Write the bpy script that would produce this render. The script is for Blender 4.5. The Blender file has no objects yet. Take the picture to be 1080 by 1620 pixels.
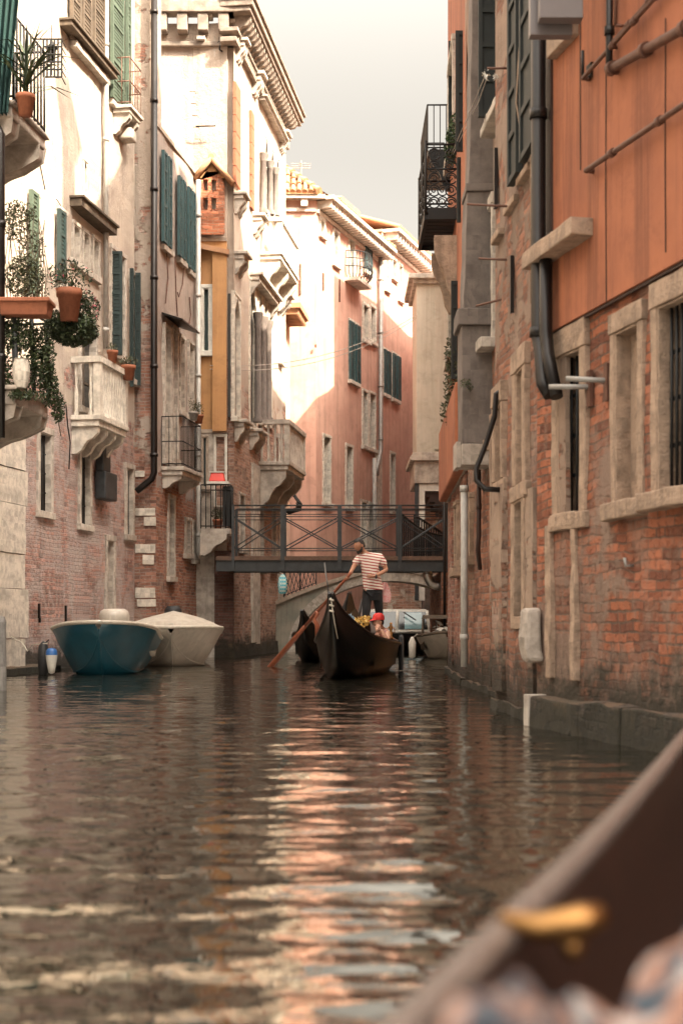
import bpy, bmesh, math, random
from mathutils import Vector, Matrix, noise as mnoise
random.seed(7)
R = math.radians
sc = bpy.context.scene
C = sc.collection

# ------------------------------------------------------------------ camera
F = 2250.0; HX = 540.0; HY = 984.0; CH = 0.9
cd = bpy.data.cameras.new('camera'); cam = bpy.data.objects.new('camera', cd); C.objects.link(cam)
cam.location = (0, 0, CH); cam.rotation_euler = (R(90), 0, 0)
cd.sensor_fit = 'VERTICAL'; cd.sensor_height = 36; cd.sensor_width = 24; cd.lens = 50
cd.shift_y = (HY - 810) / 1620.0
cd.clip_start = 0.05; cd.clip_end = 2000
cd.dof.use_dof = True; cd.dof.focus_distance = 26; cd.dof.aperture_fstop = 2.2
sc.camera = cam

# ------------------------------------------------------------------ sky and sun
SUN_EL = 44.0; SUN_AZ = (0.74, -0.67)          # horizontal direction towards the sun
w = bpy.data.worlds.new('World'); sc.world = w; w.use_nodes = True
nt = w.node_tree; bg = nt.nodes['Background']
sky = nt.nodes.new('ShaderNodeTexSky'); sky.sky_type = 'NISHITA'; sky.sun_disc = False
sky.sun_elevation = R(SUN_EL); sky.sun_rotation = math.atan2(SUN_AZ[0], SUN_AZ[1])
sky.dust_density = 4.0; sky.air_density = 1.0; sky.ozone_density = 0.6
hs = nt.nodes.new('ShaderNodeHueSaturation'); hs.inputs['Saturation'].default_value = 0.12
mx = nt.nodes.new('ShaderNodeMix'); mx.data_type = 'RGBA'; mx.blend_type = 'MULTIPLY'
mx.inputs[0].default_value = 1.0; mx.inputs[7].default_value = (1.0, 0.915, 0.785, 1)
nt.links.new(sky.outputs[0], hs.inputs['Color']); nt.links.new(hs.outputs[0], mx.inputs[6])
# hazy bright sky: brighter overhead than at the horizon
tcw = nt.nodes.new('ShaderNodeTexCoord'); sp = nt.nodes.new('ShaderNodeSeparateXYZ'); nt.links.new(tcw.outputs['Generated'], sp.inputs[0])
mr = nt.nodes.new('ShaderNodeMapRange'); nt.links.new(sp.outputs[2], mr.inputs[0]); mr.interpolation_type = 'SMOOTHSTEP'; mr.inputs[1].default_value = 0.30; mr.inputs[2].default_value = .85; mr.inputs[3].default_value = .46; mr.inputs[4].default_value = 3.0
vm = nt.nodes.new('ShaderNodeVectorMath'); vm.operation = 'SCALE'; nt.links.new(mx.outputs[2], vm.inputs[0]); nt.links.new(mr.outputs[0], vm.inputs['Scale'])
nt.links.new(vm.outputs[0], bg.inputs[0]); bg.inputs[1].default_value = 0.15
ld = bpy.data.lights.new('sun', 'SUN'); ld.energy = 5.0; ld.angle = R(0.5); ld.color = (1.0, 0.86, 0.66)
sun = bpy.data.objects.new('sun', ld); C.objects.link(sun)
hl = math.hypot(*SUN_AZ); ce = math.cos(R(SUN_EL))
sdir = Vector((SUN_AZ[0] / hl * ce, SUN_AZ[1] / hl * ce, math.sin(R(SUN_EL))))
sun.rotation_euler = sdir.to_track_quat('Z', 'Y').to_euler()
sc.view_settings.view_transform = 'Standard'; sc.view_settings.look = 'None'
sc.view_settings.exposure = 1.93; sc.view_settings.gamma = 1

# ------------------------------------------------------------------ materials
def newmat(name):
    m = bpy.data.materials.new(name); m.use_nodes = True
    t = m.node_tree; b = t.nodes['Principled BSDF']
    return m, t, b
def nd(t, typ, **kw):
    n = t.nodes.new('ShaderNode' + typ)
    for k, v in kw.items():
        if k.startswith('p_'): setattr(n, k[2:], v)
        else:
            key = k.replace('_', ' ')
            inp = n.inputs[int(k[1:])] if (k[0] == 'i' and k[1:].isdigit()) else n.inputs[key]
            if isinstance(v, bpy.types.NodeSocket): t.links.new(v, inp)
            else: inp.default_value = v
    return n
def col4(c): return (c[0], c[1], c[2], 1)
def mixc(t, f, a, b, mode='MIX'):
    n = t.nodes.new('ShaderNodeMix'); n.data_type = 'RGBA'; n.blend_type = mode
    for i, v in ((0, f), (6, a), (7, b)):
        if isinstance(v, bpy.types.NodeSocket): t.links.new(v, n.inputs[i])
        else: n.inputs[i].default_value = v if i == 0 else col4(v)
    return n.outputs[2]
def ramp(t, f, a, b):
    n = t.nodes.new('ShaderNodeMapRange'); n.interpolation_type = 'SMOOTHSTEP'
    t.links.new(f, n.inputs[0]); n.inputs[1].default_value = a; n.inputs[2].default_value = b
    return n.outputs[0]
def mth(t, op, a, b=0.0):
    n = t.nodes.new('ShaderNodeMath'); n.operation = op
    for i, v in ((0, a), (1, b)):
        if isinstance(v, bpy.types.NodeSocket): t.links.new(v, n.inputs[i])
        else: n.inputs[i].default_value = v
    return n.outputs[0]
def noise(t, vec, scale, detail=5, rough=.6, dist=0.0):
    n = t.nodes.new('ShaderNodeTexNoise'); t.links.new(vec, n.inputs['Vector'])
    n.inputs['Scale'].default_value = scale; n.inputs['Detail'].default_value = detail
    n.inputs['Roughness'].default_value = rough; n.inputs['Distortion'].default_value = dist
    return n.outputs['Fac']
def mapped(t, vec, s):
    n = t.nodes.new('ShaderNodeMapping'); t.links.new(vec, n.inputs['Vector']); n.inputs['Scale'].default_value = s
    return n.outputs[0]
def bump(t, b, h, strength, dist):
    n = t.nodes.new('ShaderNodeBump'); n.inputs['Strength'].default_value = strength; n.inputs['Distance'].default_value = dist
    t.links.new(h, n.inputs['Height']); t.links.new(n.outputs[0], b.inputs['Normal'])

def plain(name, c, rough=.7, metal=0.0, var=.25, scale=6, bs=.3, bd=.01, c2=None, streak=0.0, coat=0.0):
    m, t, b = newmat(name)
    uv = nd(t, 'UVMap').outputs[0]
    n1 = noise(t, uv, scale, 6, .65)
    c2 = c2 or tuple(x * (1 - var) for x in c)
    col = mixc(t, ramp(t, n1, .35, .68), c, c2)
    n2 = noise(t, uv, scale * 7, 3)
    if streak:
        s = noise(t, mapped(t, uv, (9, .5, 1)), 1.0, 5)
        col = mixc(t, mth(t, 'MULTIPLY', ramp(t, s, .5, .75), streak), col, tuple(x * .35 for x in c), 'MIX')
    t.links.new(col, b.inputs['Base Color'])
    b.inputs['Roughness'].default_value = rough; b.inputs['Metallic'].default_value = metal
    if coat: b.inputs['Coat Weight'].default_value = coat
    if bs: bump(t, b, mth(t, 'ADD', n1, mth(t, 'MULTIPLY', n2, .5)), bs, bd)
    return m

def wall_mat(name, b1, b2, mortar, p1, p2, z0=0.0, k=0.0, thr=.5, ns=.8, pale=.35, palec=(.5, .42, .36),
             algae=.55, dirt=.6, bs=.9, streak=.35, rowh=.075, brickw=.27, soft=.035, pt=(.5, .66)):
    """brick showing where plaster is gone; plaster where noise + k*(z-z0) > thr"""
    m, t, b = newmat(name)
    uv = nd(t, 'UVMap').outputs[0]
    sep = nd(t, 'SeparateXYZ', Vector=uv); z = sep.outputs[1]
    wn = t.nodes.new('ShaderNodeTexNoise'); t.links.new(uv, wn.inputs['Vector']); wn.inputs['Scale'].default_value = 2.2; wn.inputs['Detail'].default_value = 4
    sub = t.nodes.new('ShaderNodeVectorMath'); sub.operation = 'SUBTRACT'; t.links.new(wn.outputs['Color'], sub.inputs[0]); sub.inputs[1].default_value = (.5, .5, .5)
    scv = t.nodes.new('ShaderNodeVectorMath'); scv.operation = 'SCALE'; t.links.new(sub.outputs[0], scv.inputs[0]); scv.inputs['Scale'].default_value = .11
    add = t.nodes.new('ShaderNodeVectorMath'); add.operation = 'ADD'; t.links.new(uv, add.inputs[0]); t.links.new(scv.outputs[0], add.inputs[1])
    bk = t.nodes.new('ShaderNodeTexBrick'); t.links.new(add.outputs[0], bk.inputs['Vector'])
    bk.inputs['Scale'].default_value = 1; bk.inputs['Brick Width'].default_value = brickw; bk.inputs['Row Height'].default_value = rowh
    bk.inputs['Mortar Size'].default_value = .010; bk.inputs['Mortar Smooth'].default_value = .3; bk.inputs['Bias'].default_value = -.1
    bk.inputs['Color1'].default_value = col4(b1); bk.inputs['Color2'].default_value = col4(b2); bk.inputs['Mortar'].default_value = col4(mortar)
    fine = noise(t, uv, 9, 7, .72)
    fac = mth(t, 'ADD', bk.outputs['Fac'], mth(t, 'MULTIPLY', ramp(t, noise(t, uv, 16, 4, .7), .52, .68), .8))
    med = noise(t, uv, 2.6, 6, .66)
    big = noise(t, uv, .75, 6, .6)
    bc = mixc(t, ramp(t, med, .46, .66), bk.outputs['Color'], tuple(x * .55 for x in b1))
    sx = nd(t, 'SeparateXYZ', Vector=add.outputs[0]); row = mth(t, 'FLOOR', mth(t, 'DIVIDE', sx.outputs[1], rowh))
    odd = mth(t, 'SUBTRACT', 1.0, mth(t, 'FLOORED_MODULO', row, 2.0)); bcx = mth(t, 'FLOOR', mth(t, 'DIVIDE', mth(t, 'ADD', sx.outputs[0], mth(t, 'MULTIPLY', odd, brickw * .5)), brickw))
    cv = nd(t, 'CombineXYZ', X=bcx, Y=row)
    cell = nd(t, 'TexWhiteNoise', p_noise_dimensions='2D', Vector=cv.outputs[0]).outputs['Value']
    bc = mixc(t, mth(t, 'MULTIPLY', ramp(t, cell, .55, 1.0), .45), bc, tuple(min(1, x * 1.5 + .04) for x in b1))
    bc = mixc(t, mth(t, 'MULTIPLY', ramp(t, cell, .25, .0), .6), bc, tuple(x * .4 for x in b2))
    bc = mixc(t, mth(t, 'MULTIPLY', ramp(t, noise(t, uv, 1.3, 8, .7, .4), pt[0], pt[1]), pale), bc, palec)
    bc = mixc(t, mth(t, 'MULTIPLY', ramp(t, fine, .55, .8), .45), bc, mortar)
    # plaster
    st = noise(t, mapped(t, uv, (7, .35, 1)), 1.0, 6)
    pc = mixc(t, ramp(t, big, .38, .64), p1, p2)
    pc = mixc(t, mth(t, 'MULTIPLY', ramp(t, st, .5, .74), streak), pc, tuple(x * .45 for x in p2))
    pc = mixc(t, mth(t, 'MULTIPLY', ramp(t, fine, .52, .72), .3), pc, tuple(x * .6 for x in p1))
    mask_in = mth(t, 'ADD', noise(t, uv, ns, 9, .64, .2), mth(t, 'MULTIPLY', mth(t, 'SUBTRACT', z, z0), k))
    mask = ramp(t, mask_in, thr - soft * .5, thr + soft * .5)
    col = mixc(t, mask, bc, pc)
    # dirt runs
    dr = noise(t, mapped(t, uv, (2.2, .28, 1)), 1.0, 7, .7)
    col = mixc(t, mth(t, 'MULTIPLY', ramp(t, dr, .52, .76), dirt), col, (.05, .04, .035))
    # algae and wet band at the waterline
    if algae:
        zz = mth(t, 'ADD', z, mth(t, 'MULTIPLY', mth(t, 'SUBTRACT', med, .5), 1.3))
        zz = mth(t, 'ADD', zz, mth(t, 'MULTIPLY', mth(t, 'SUBTRACT', fine, .5), .6))
        al = mth(t, 'SUBTRACT', 1.0, ramp(t, zz, algae * .35, algae))
        col = mixc(t, mth(t, 'MULTIPLY', al, .92), col, (.020, .017, .009))
    t.links.new(col, b.inputs['Base Color'])
    b.inputs['Roughness'].default_value = .88
    h1 = mth(t, 'MULTIPLY', mth(t, 'MULTIPLY', fac, -1.0), mth(t, 'SUBTRACT', 1.0, mask))
    h = mth(t, 'ADD', h1, mth(t, 'MULTIPLY', fine, 1.1))
    h = mth(t, 'ADD', h, mth(t, 'MULTIPLY', mask, .7))
    h = mth(t, 'ADD', h, mth(t, 'MULTIPLY', mth(t, 'MULTIPLY', cell, mth(t, 'SUBTRACT', 1.0, mask)), .5))
    h = mth(t, 'ADD', h, mth(t, 'MULTIPLY', med, 1.0))
    bump(t, b, h, bs, .034)
    return m

M = {}
M['brick_red'] = wall_mat('worn red brick', (.35, .108, .046), (.20, .062, .033), (.13, .08, .055), (.24, .16, .12), (.19, .12, .09), z0=3, k=-.03, thr=.585, ns=.8, pale=.7, palec=(.25, .16, .12), algae=.75, dirt=.4, soft=.10)
M['brick_brown'] = wall_mat('rubble brick and brown plaster', (.31, .12, .064), (.18, .075, .045), (.21, .14, .11), (.28, .19, .14), (.20, .135, .10), z0=5, k=.035, thr=.475, ns=1.5, pale=.6, palec=(.36, .26, .21), algae=.7, dirt=.45, soft=.08)
M['brick_pink'] = wall_mat('pinkish old brick', (.35, .15, .10), (.25, .10, .07), (.34, .25, .20), (.42, .31, .25), (.33, .23, .18), z0=4, k=.03, thr=.58, ns=.9, pale=.5, palec=(.40, .32, .27), algae=.7, dirt=.4)
M['left_wall'] = wall_mat('cream plaster over purple brick', (.42, .20, .15), (.27, .15, .125), (.38, .31, .28), (.50, .42, .345), (.37, .305, .255), z0=5.3, k=.16, thr=.5, ns=.9, pale=.95, palec=(.43, .36, .335), pt=(.36, .62), algae=.6, dirt=.3, streak=.4)
M['left_wall2'] = wall_mat('grey rose plaster over brick', (.38, .16, .09), (.26, .11, .08), (.38, .30, .25), (.36, .29, .25), (.27, .22, .195), z0=4.2, k=.25, thr=.5, ns=1.2, pale=.5, palec=(.42, .34, .29), algae=.6, dirt=.3, streak=.3)
M['brick_stripe'] = wall_mat('brick pier', (.33, .15, .10), (.24, .13, .10), (.33, .26, .22), (.38, .31, .26), (.33, .27, .22), z0=5, k=.02, thr=.60, ns=1.2, pale=.9, palec=(.36, .29, .245), algae=.6, dirt=.35)
M['palazzo'] = wall_mat('palazzo plaster over rubble', (.42, .24, .17), (.28, .14, .10), (.42, .35, .30), (.46, .37, .30), (.37, .295, .245), z0=7.0, k=.13, thr=.5, ns=.7, pale=.55, palec=(.45, .38, .33), algae=.7, dirt=.3)
M['plaster_brown'] = wall_mat('stained brown render', (.33, .14, .08), (.2, .09, .05), (.2, .14, .1), (.35, .25, .185), (.25, .17, .125), z0=2, k=.10, thr=.40, ns=1.6, pale=.5, algae=.9, dirt=.5, streak=.6)
M['dark_brick'] = wall_mat('dark brick', (.14, .06, .045), (.09, .045, .035), (.13, .10, .08), (.2, .15, .12), (.15, .1, .08), thr=.9, algae=.7, pale=.15)
M['far_brick'] = wall_mat('pale far brick', (.50, .28, .20), (.42, .22, .16), (.58, .50, .42), (.62, .54, .46), (.5, .42, .35), thr=.56, ns=1.3, algae=.6, pale=.7, palec=(.55, .47, .38), rowh=.09)
def stucco(name, c, c2, dark=.5, algae=0.0, lines=.25):
    m, t, b = newmat(name)
    uv = nd(t, 'UVMap').outputs[0]
    n1 = noise(t, uv, .7, 6, .6); st = noise(t, mapped(t, uv, (3.2, .14, 1)), 1.0, 8, .7); st2 = noise(t, mapped(t, uv, (28, .4, 1)), 1.0, 4, .6)
    col = mixc(t, ramp(t, n1, .35, .65), c, c2)
    col = mixc(t, mth(t, 'MULTIPLY', ramp(t, st, .46, .72), dark), col, tuple(x * .42 for x in c2))
    col = mixc(t, mth(t, 'MULTIPLY', ramp(t, st2, .56, .75), lines), col, tuple(min(1, x * 1.4 + .03) for x in c))
    fine = noise(t, uv, 22, 5, .7)
    col = mixc(t, mth(t, 'MULTIPLY', ramp(t, noise(t, uv, 2.1, 8, .72, .5), .48, .66), .4), col, tuple(x * .62 for x in c2))
    col = mixc(t, mth(t, 'MULTIPLY', ramp(t, fine, .60, .75), .35), col, tuple(x * .6 for x in c))
    t.links.new(col, b.inputs['Base Color']); b.inputs['Roughness'].default_value = .85
    bump(t, b, mth(t, 'ADD', fine, mth(t, 'MULTIPLY', n1, 2.0)), .35, .01)
    return m
M['orange_stucco'] = stucco('orange stucco', (.36, .122, .055), (.27, .088, .043), .85)
M['orange_house'] = stucco('ochre orange stucco', (.46, .245, .10), (.39, .20, .085), .35)
M['pink_stucco'] = stucco('pink stucco', (.56, .34, .265), (.48, .275, .215), .6)
M['pink_pale'] = stucco('pale pink stucco', (.64, .46, .36), (.56, .38, .28), .28)
M['cream_stucco'] = stucco('cream stucco', (.50, .46, .39), (.43, .39, .32), .3)
M['stone'] = plain('istrian stone', (.40, .325, .26), .8, var=.4, scale=5, bs=.6, bd=.015, streak=.35)
M['stone_warm'] = plain('warm worn stone', (.38, .265, .19), .85, var=.45, scale=5, bs=.9, bd=.03, streak=.5)
M['stone_white'] = plain('white stone', (.64, .58, .50), .8, var=.45, scale=4, bs=.5, bd=.015, streak=.4)
M['stone_pale'] = plain('weathered pale stone', (.50, .44, .38), .85, var=.5, scale=3, bs=.6, bd=.02, streak=.5)
M['mossy'] = wall_mat('mossy plinth stone', (.07, .042, .026), (.05, .034, .022), (.04, .03, .02), (.10, .06, .036), (.05, .038, .022), thr=.47, ns=2.5, algae=.5, pale=.1, dirt=.6)
M['concrete'] = plain('grey concrete', (.165, .135, .12), .9, var=.35, scale=3.5, bs=.6, bd=.012, streak=.5)
M['concrete_pale'] = plain('pale cement', (.40, .34, .29), .9, var=.4, scale=5, bs=.6, bd=.012)
M['grey_plaster'] = plain('grey bridge plaster', (.30, .27, .22), .9, var=.4, scale=1.6, bs=.4, bd=.01, c2=(.19, .19, .16), streak=.5)
M['iron'] = plain('black iron', (.011, .010, .010), .55, .3, var=.3, scale=10, bs=.2)
M['iron_grey'] = plain('grey painted iron', (.045, .05, .054), .5, .2, var=.35, scale=4, bs=.2, streak=.3)
M['pipe_dark'] = plain('dark brown pipe', (.016, .012, .011), .42, .4, var=.4, scale=5, bs=.3, bd=.004)
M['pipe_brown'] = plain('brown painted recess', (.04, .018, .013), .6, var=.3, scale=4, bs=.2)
M['pipe_rust'] = plain('rusty pipe', (.13, .055, .034), .6, .2, var=.45, scale=7, bs=.3, bd=.004)
M['pipe_grey'] = plain('grey pipe', (.32, .30, .28), .5, .3, var=.3, scale=6, bs=.2, bd=.004)
M['pipe_white'] = plain('off white pipe', (.42, .40, .37), .5, var=.3, scale=5, bs=.15, bd=.004, streak=.3)
M['steel'] = plain('galvanised steel', (.55, .53, .50), .32, .9, var=.25, scale=6, bs=.2, bd=.004)
M['shutter_green'] = plain('dark green shutter', (.014, .032, .031), .6, var=.3, scale=6, bs=.25, bd=.004, streak=.3)
M['shutter_black'] = plain('near black green shutter', (.010, .013, .012), .7, var=.3, scale=6, bs=.25, bd=.004, streak=.2)
M['shutter_teal'] = plain('teal shutter', (.03, .075, .082), .65, var=.3, scale=6, bs=.25, bd=.004, streak=.3)
M['shutter_pale'] = plain('faded green shutter', (.07, .10, .07), .75, var=.35, scale=4, bs=.25, bd=.004, streak=.5)
M['wood_old'] = plain('weathered brown wood', (.11, .08, .055), .8, var=.45, scale=6, bs=.4, bd=.006, streak=.6)
M['wood_post'] = plain('grey mooring wood', (.20, .19, .18), .85, var=.4, scale=5, bs=.5, bd=.01, streak=.6)
M['terracotta'] = plain('terracotta', (.29, .10, .05), .8, var=.25, scale=9, bs=.3, bd=.004)
M['tile'] = plain('roof tile', (.46, .23, .11), .85, var=.45, scale=2.5, bs=.5, bd=.01, c2=(.27, .15, .09))
M['cornice_stone'] = plain('grimy cornice stone', (.27, .215, .175), .85, var=.5, scale=3, bs=.6, bd=.02, streak=.5)
M['white_paint'] = plain('white painted wood', (.66, .63, .57), .6, var=.2, scale=5, bs=.2, bd=.004, streak=.35)
M['grey_box'] = plain('grey sheet metal', (.16, .14, .14), .45, .2, var=.12, scale=2, bs=.05)
M['brick_chim'] = wall_mat('chimney brick', (.50, .17, .08), (.38, .12, .06), (.42, .26, .17), (.6, .4, .25), (.5, .3, .2), thr=.85, algae=0, pale=.2, rowh=.08)
M['gold'] = plain('polished brass', (.36, .19, .07), .45, 1.0, var=.2, scale=9, bs=.1)
M['skin'] = plain('skin', (.42, .20, .12), .5, var=.12, scale=15, bs=.05)
M['skin2'] = plain('fair skin', (.60, .33, .23), .5, var=.1, scale=15, bs=.05)
M['hair'] = plain('dark hair', (.012, .009, .008), .6, var=.4, scale=60, bs=.6, bd=.01)
M['trousers'] = plain('black cloth', (.010, .010, .012), .85, var=.3, scale=14, bs=.5, bd=.01)
M['red_cloth'] = plain('red cotton cap', (.65, .035, .03), .7, var=.2, scale=20, bs=.3)
M['pink_cloth'] = plain('pink cloth', (.75, .28, .27), .8, var=.45, scale=18, bs=.4, c2=(.8, .6, .56))
M['gondola_black'] = plain('black lacquer', (.004, .0035, .0035), .3, var=.3, scale=5, bs=.2, bd=.008)
M['gondola_black'].node_tree.nodes['Principled BSDF'].inputs['Specular IOR Level'].default_value = .22
M['gondola_brown'] = plain('dark varnished wood', (.014, .007, .005), .4, var=.4, scale=6, bs=.15, bd=.004)
M['blue_hull'] = plain('petrol blue paint', (.010, .085, .13), .3, var=.18, scale=3, bs=.12, bd=.01, streak=.15)
M['white_hull'] = plain('off white gelcoat', (.47, .42, .36), .4, var=.2, scale=3, bs=.08, streak=.25)
M['canvas'] = plain('beige boat canvas', (.42, .37, .31), .9, var=.2, scale=5, bs=.5, bd=.02, streak=.15)
M['rim_white'] = plain('cream rim', (.50, .45, .38), .5, var=.25, scale=8, bs=.1)
M['dark_rub'] = plain('dark rubber', (.02, .02, .022), .6, var=.2, scale=8, bs=.1)
M['blue_plastic'] = plain('blue plastic', (.03, .12, .35), .4, var=.1, bs=.05)
M['red_plastic'] = plain('red plastic', (.70, .05, .03), .4, var=.1, bs=.05)
M['oar'] = plain('varnished red oar wood', (.30, .085, .04), .4, var=.35, scale=8, bs=.1)
M['rope'] = plain('pale rope', (.55, .50, .42), .9, var=.3, scale=40, bs=.5, bd=.005)
M['wire'] = plain('thin grey cable', (.30, .26, .22), .6, var=.1, bs=0)
M['drape'] = plain('green mesh drape', (.008, .04, .036), .9, var=.35, scale=4, bs=.5, bd=.02)
M['deck_wood'] = plain('dark deck timber', (.14, .085, .06), .85, var=.4, scale=6, bs=.4, bd=.006)
M['leather'] = plain('dark brown cushion', (.07, .03, .02), .5, var=.3, scale=8, bs=.3)

def leafmat(name, a, b_):
    m, t, b = newmat(name)
    gi = t.nodes.new('ShaderNodeNewGeometry')
    col = mixc(t, gi.outputs['Random Per Island'], a, b_)
    t.links.new(col, b.inputs['Base Color']); b.inputs['Roughness'].default_value = .6
    return m
M['leaf'] = leafmat('dark leaves', (.010, .020, .007), (.042, .060, .018))
M['leaf_olive'] = leafmat('olive leaves', (.020, .028, .010), (.075, .075, .03))
M['leaf_dark'] = leafmat('deep green needles', (.012, .035, .012), (.05, .085, .025))
M['petal'] = leafmat('pink petals', (.45, .08, .12), (.55, .25, .22))
M['petal_gold'] = leafmat('gold fabric flowers', (.75, .42, .06), (.85, .65, .25))
M['fabric_multi'] = leafmat('mixed fabric', (.55, .24, .16), (.30, .36, .42))

def stripes():
    m, t, b = newmat('red and white striped jersey')
    tc = t.nodes.new('ShaderNodeTexCoord'); sep = nd(t, 'SeparateXYZ', Vector=tc.outputs['Object'])
    zz = mth(t, 'ADD', sep.outputs[2], mth(t, 'MULTIPLY', sep.outputs[0], .15))
    zz = mth(t, 'ADD', zz, mth(t, 'MULTIPLY', noise(t, tc.outputs['Object'], 5, 2), .012))
    s = mth(t, 'FRACT', mth(t, 'MULTIPLY', zz, 19.0))
    f = mth(t, 'GREATER_THAN', s, .62)
    col = mixc(t, f, (.74, .66, .58), (.33, .02, .025))
    t.links.new(col, b.inputs['Base Color']); b.inputs['Roughness'].default_value = .85
    bump(t, b, noise(t, tc.outputs['Object'], 9, 3), .5, .03)
    return m
M['jersey'] = stripes()
def blue_check():
    m, t, b = newmat('blue checked cloth bag')
    uv = nd(t, 'UVMap').outputs[0]
    ck = t.nodes.new('ShaderNodeTexChecker'); t.links.new(uv, ck.inputs[0]); ck.inputs['Scale'].default_value = 22
    ck.inputs[1].default_value = (.06, .42, .52, 1); ck.inputs[2].default_value = (.55, .65, .62, 1)
    t.links.new(ck.outputs[0], b.inputs['Base Color']); b.inputs['Roughness'].default_value = .9
    return m
M['blue_check'] = blue_check()
def fabric_print():
    m, t, b = newmat('printed shawl')
    uv = nd(t, 'UVMap').outputs[0]
    n = noise(t, mapped(t, uv, (14, 22, 1)), 1.0, 4, .6, .8)
    col = mixc(t, ramp(t, n, .44, .56), (.02, .035, .05), (.22, .11, .075))
    col = mixc(t, ramp(t, noise(t, uv, 26, 3), .54, .62), col, (.30, .28, .27))
    t.links.new(col, b.inputs['Base Color']); b.inputs['Roughness'].default_value = .8
    return m
M['print'] = fabric_print()
def glassmat(name, c, rough=.08):
    m, t, b = newmat(name)
    b.inputs['Base Color'].default_value = col4(c); b.inputs['Roughness'].default_value = rough
    b.inputs['Specular IOR Level'].default_value = .6
    tc = t.nodes.new('ShaderNodeTexCoord')
    bump(t, b, noise(t, tc.outputs['Object'], 1.5, 2), .15, .02)
    return m
M['pane'] = glassmat('dark window glass', (.012, .012, .012), .12)
M['dark'] = plain('unlit interior dark', (.022, .018, .015), .8, var=.3, scale=5, bs=.3, streak=.3)  # darkness of unlit openings painted on as a sheet behind the frame
M['pane_grey'] = plain('grey dusty glass', (.055, .053, .05), .4, var=.35, scale=3, bs=.1)
M['pane_blue'] = glassmat('pale blue glass', (.18, .30, .33), .1)

def water():
    m, t, b = newmat('canal water')
    g = t.nodes.new('ShaderNodeNewGeometry'); p = g.outputs['Position']
    b.inputs['Base Color'].default_value = (.014, .013, .010, 1); b.inputs['Roughness'].default_value = .02
    b.inputs['IOR'].default_value = 2.5; b.inputs['Specular IOR Level'].default_value = .75; b.inputs['Specular Tint'].default_value = (1.0, .95, .84, 1)
    a = noise(t, mapped(t, p, (.6, 1.2, 1)), 9.0, 2, .5, .3)
    n = t.nodes.new('ShaderNodeBump'); n.inputs['Strength'].default_value = 1.0; n.inputs['Distance'].default_value = .006
    t.links.new(a, n.inputs['Height']); t.links.new(n.outputs[0], b.inputs['Normal'])
    return m
M['water'] = water()

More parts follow.
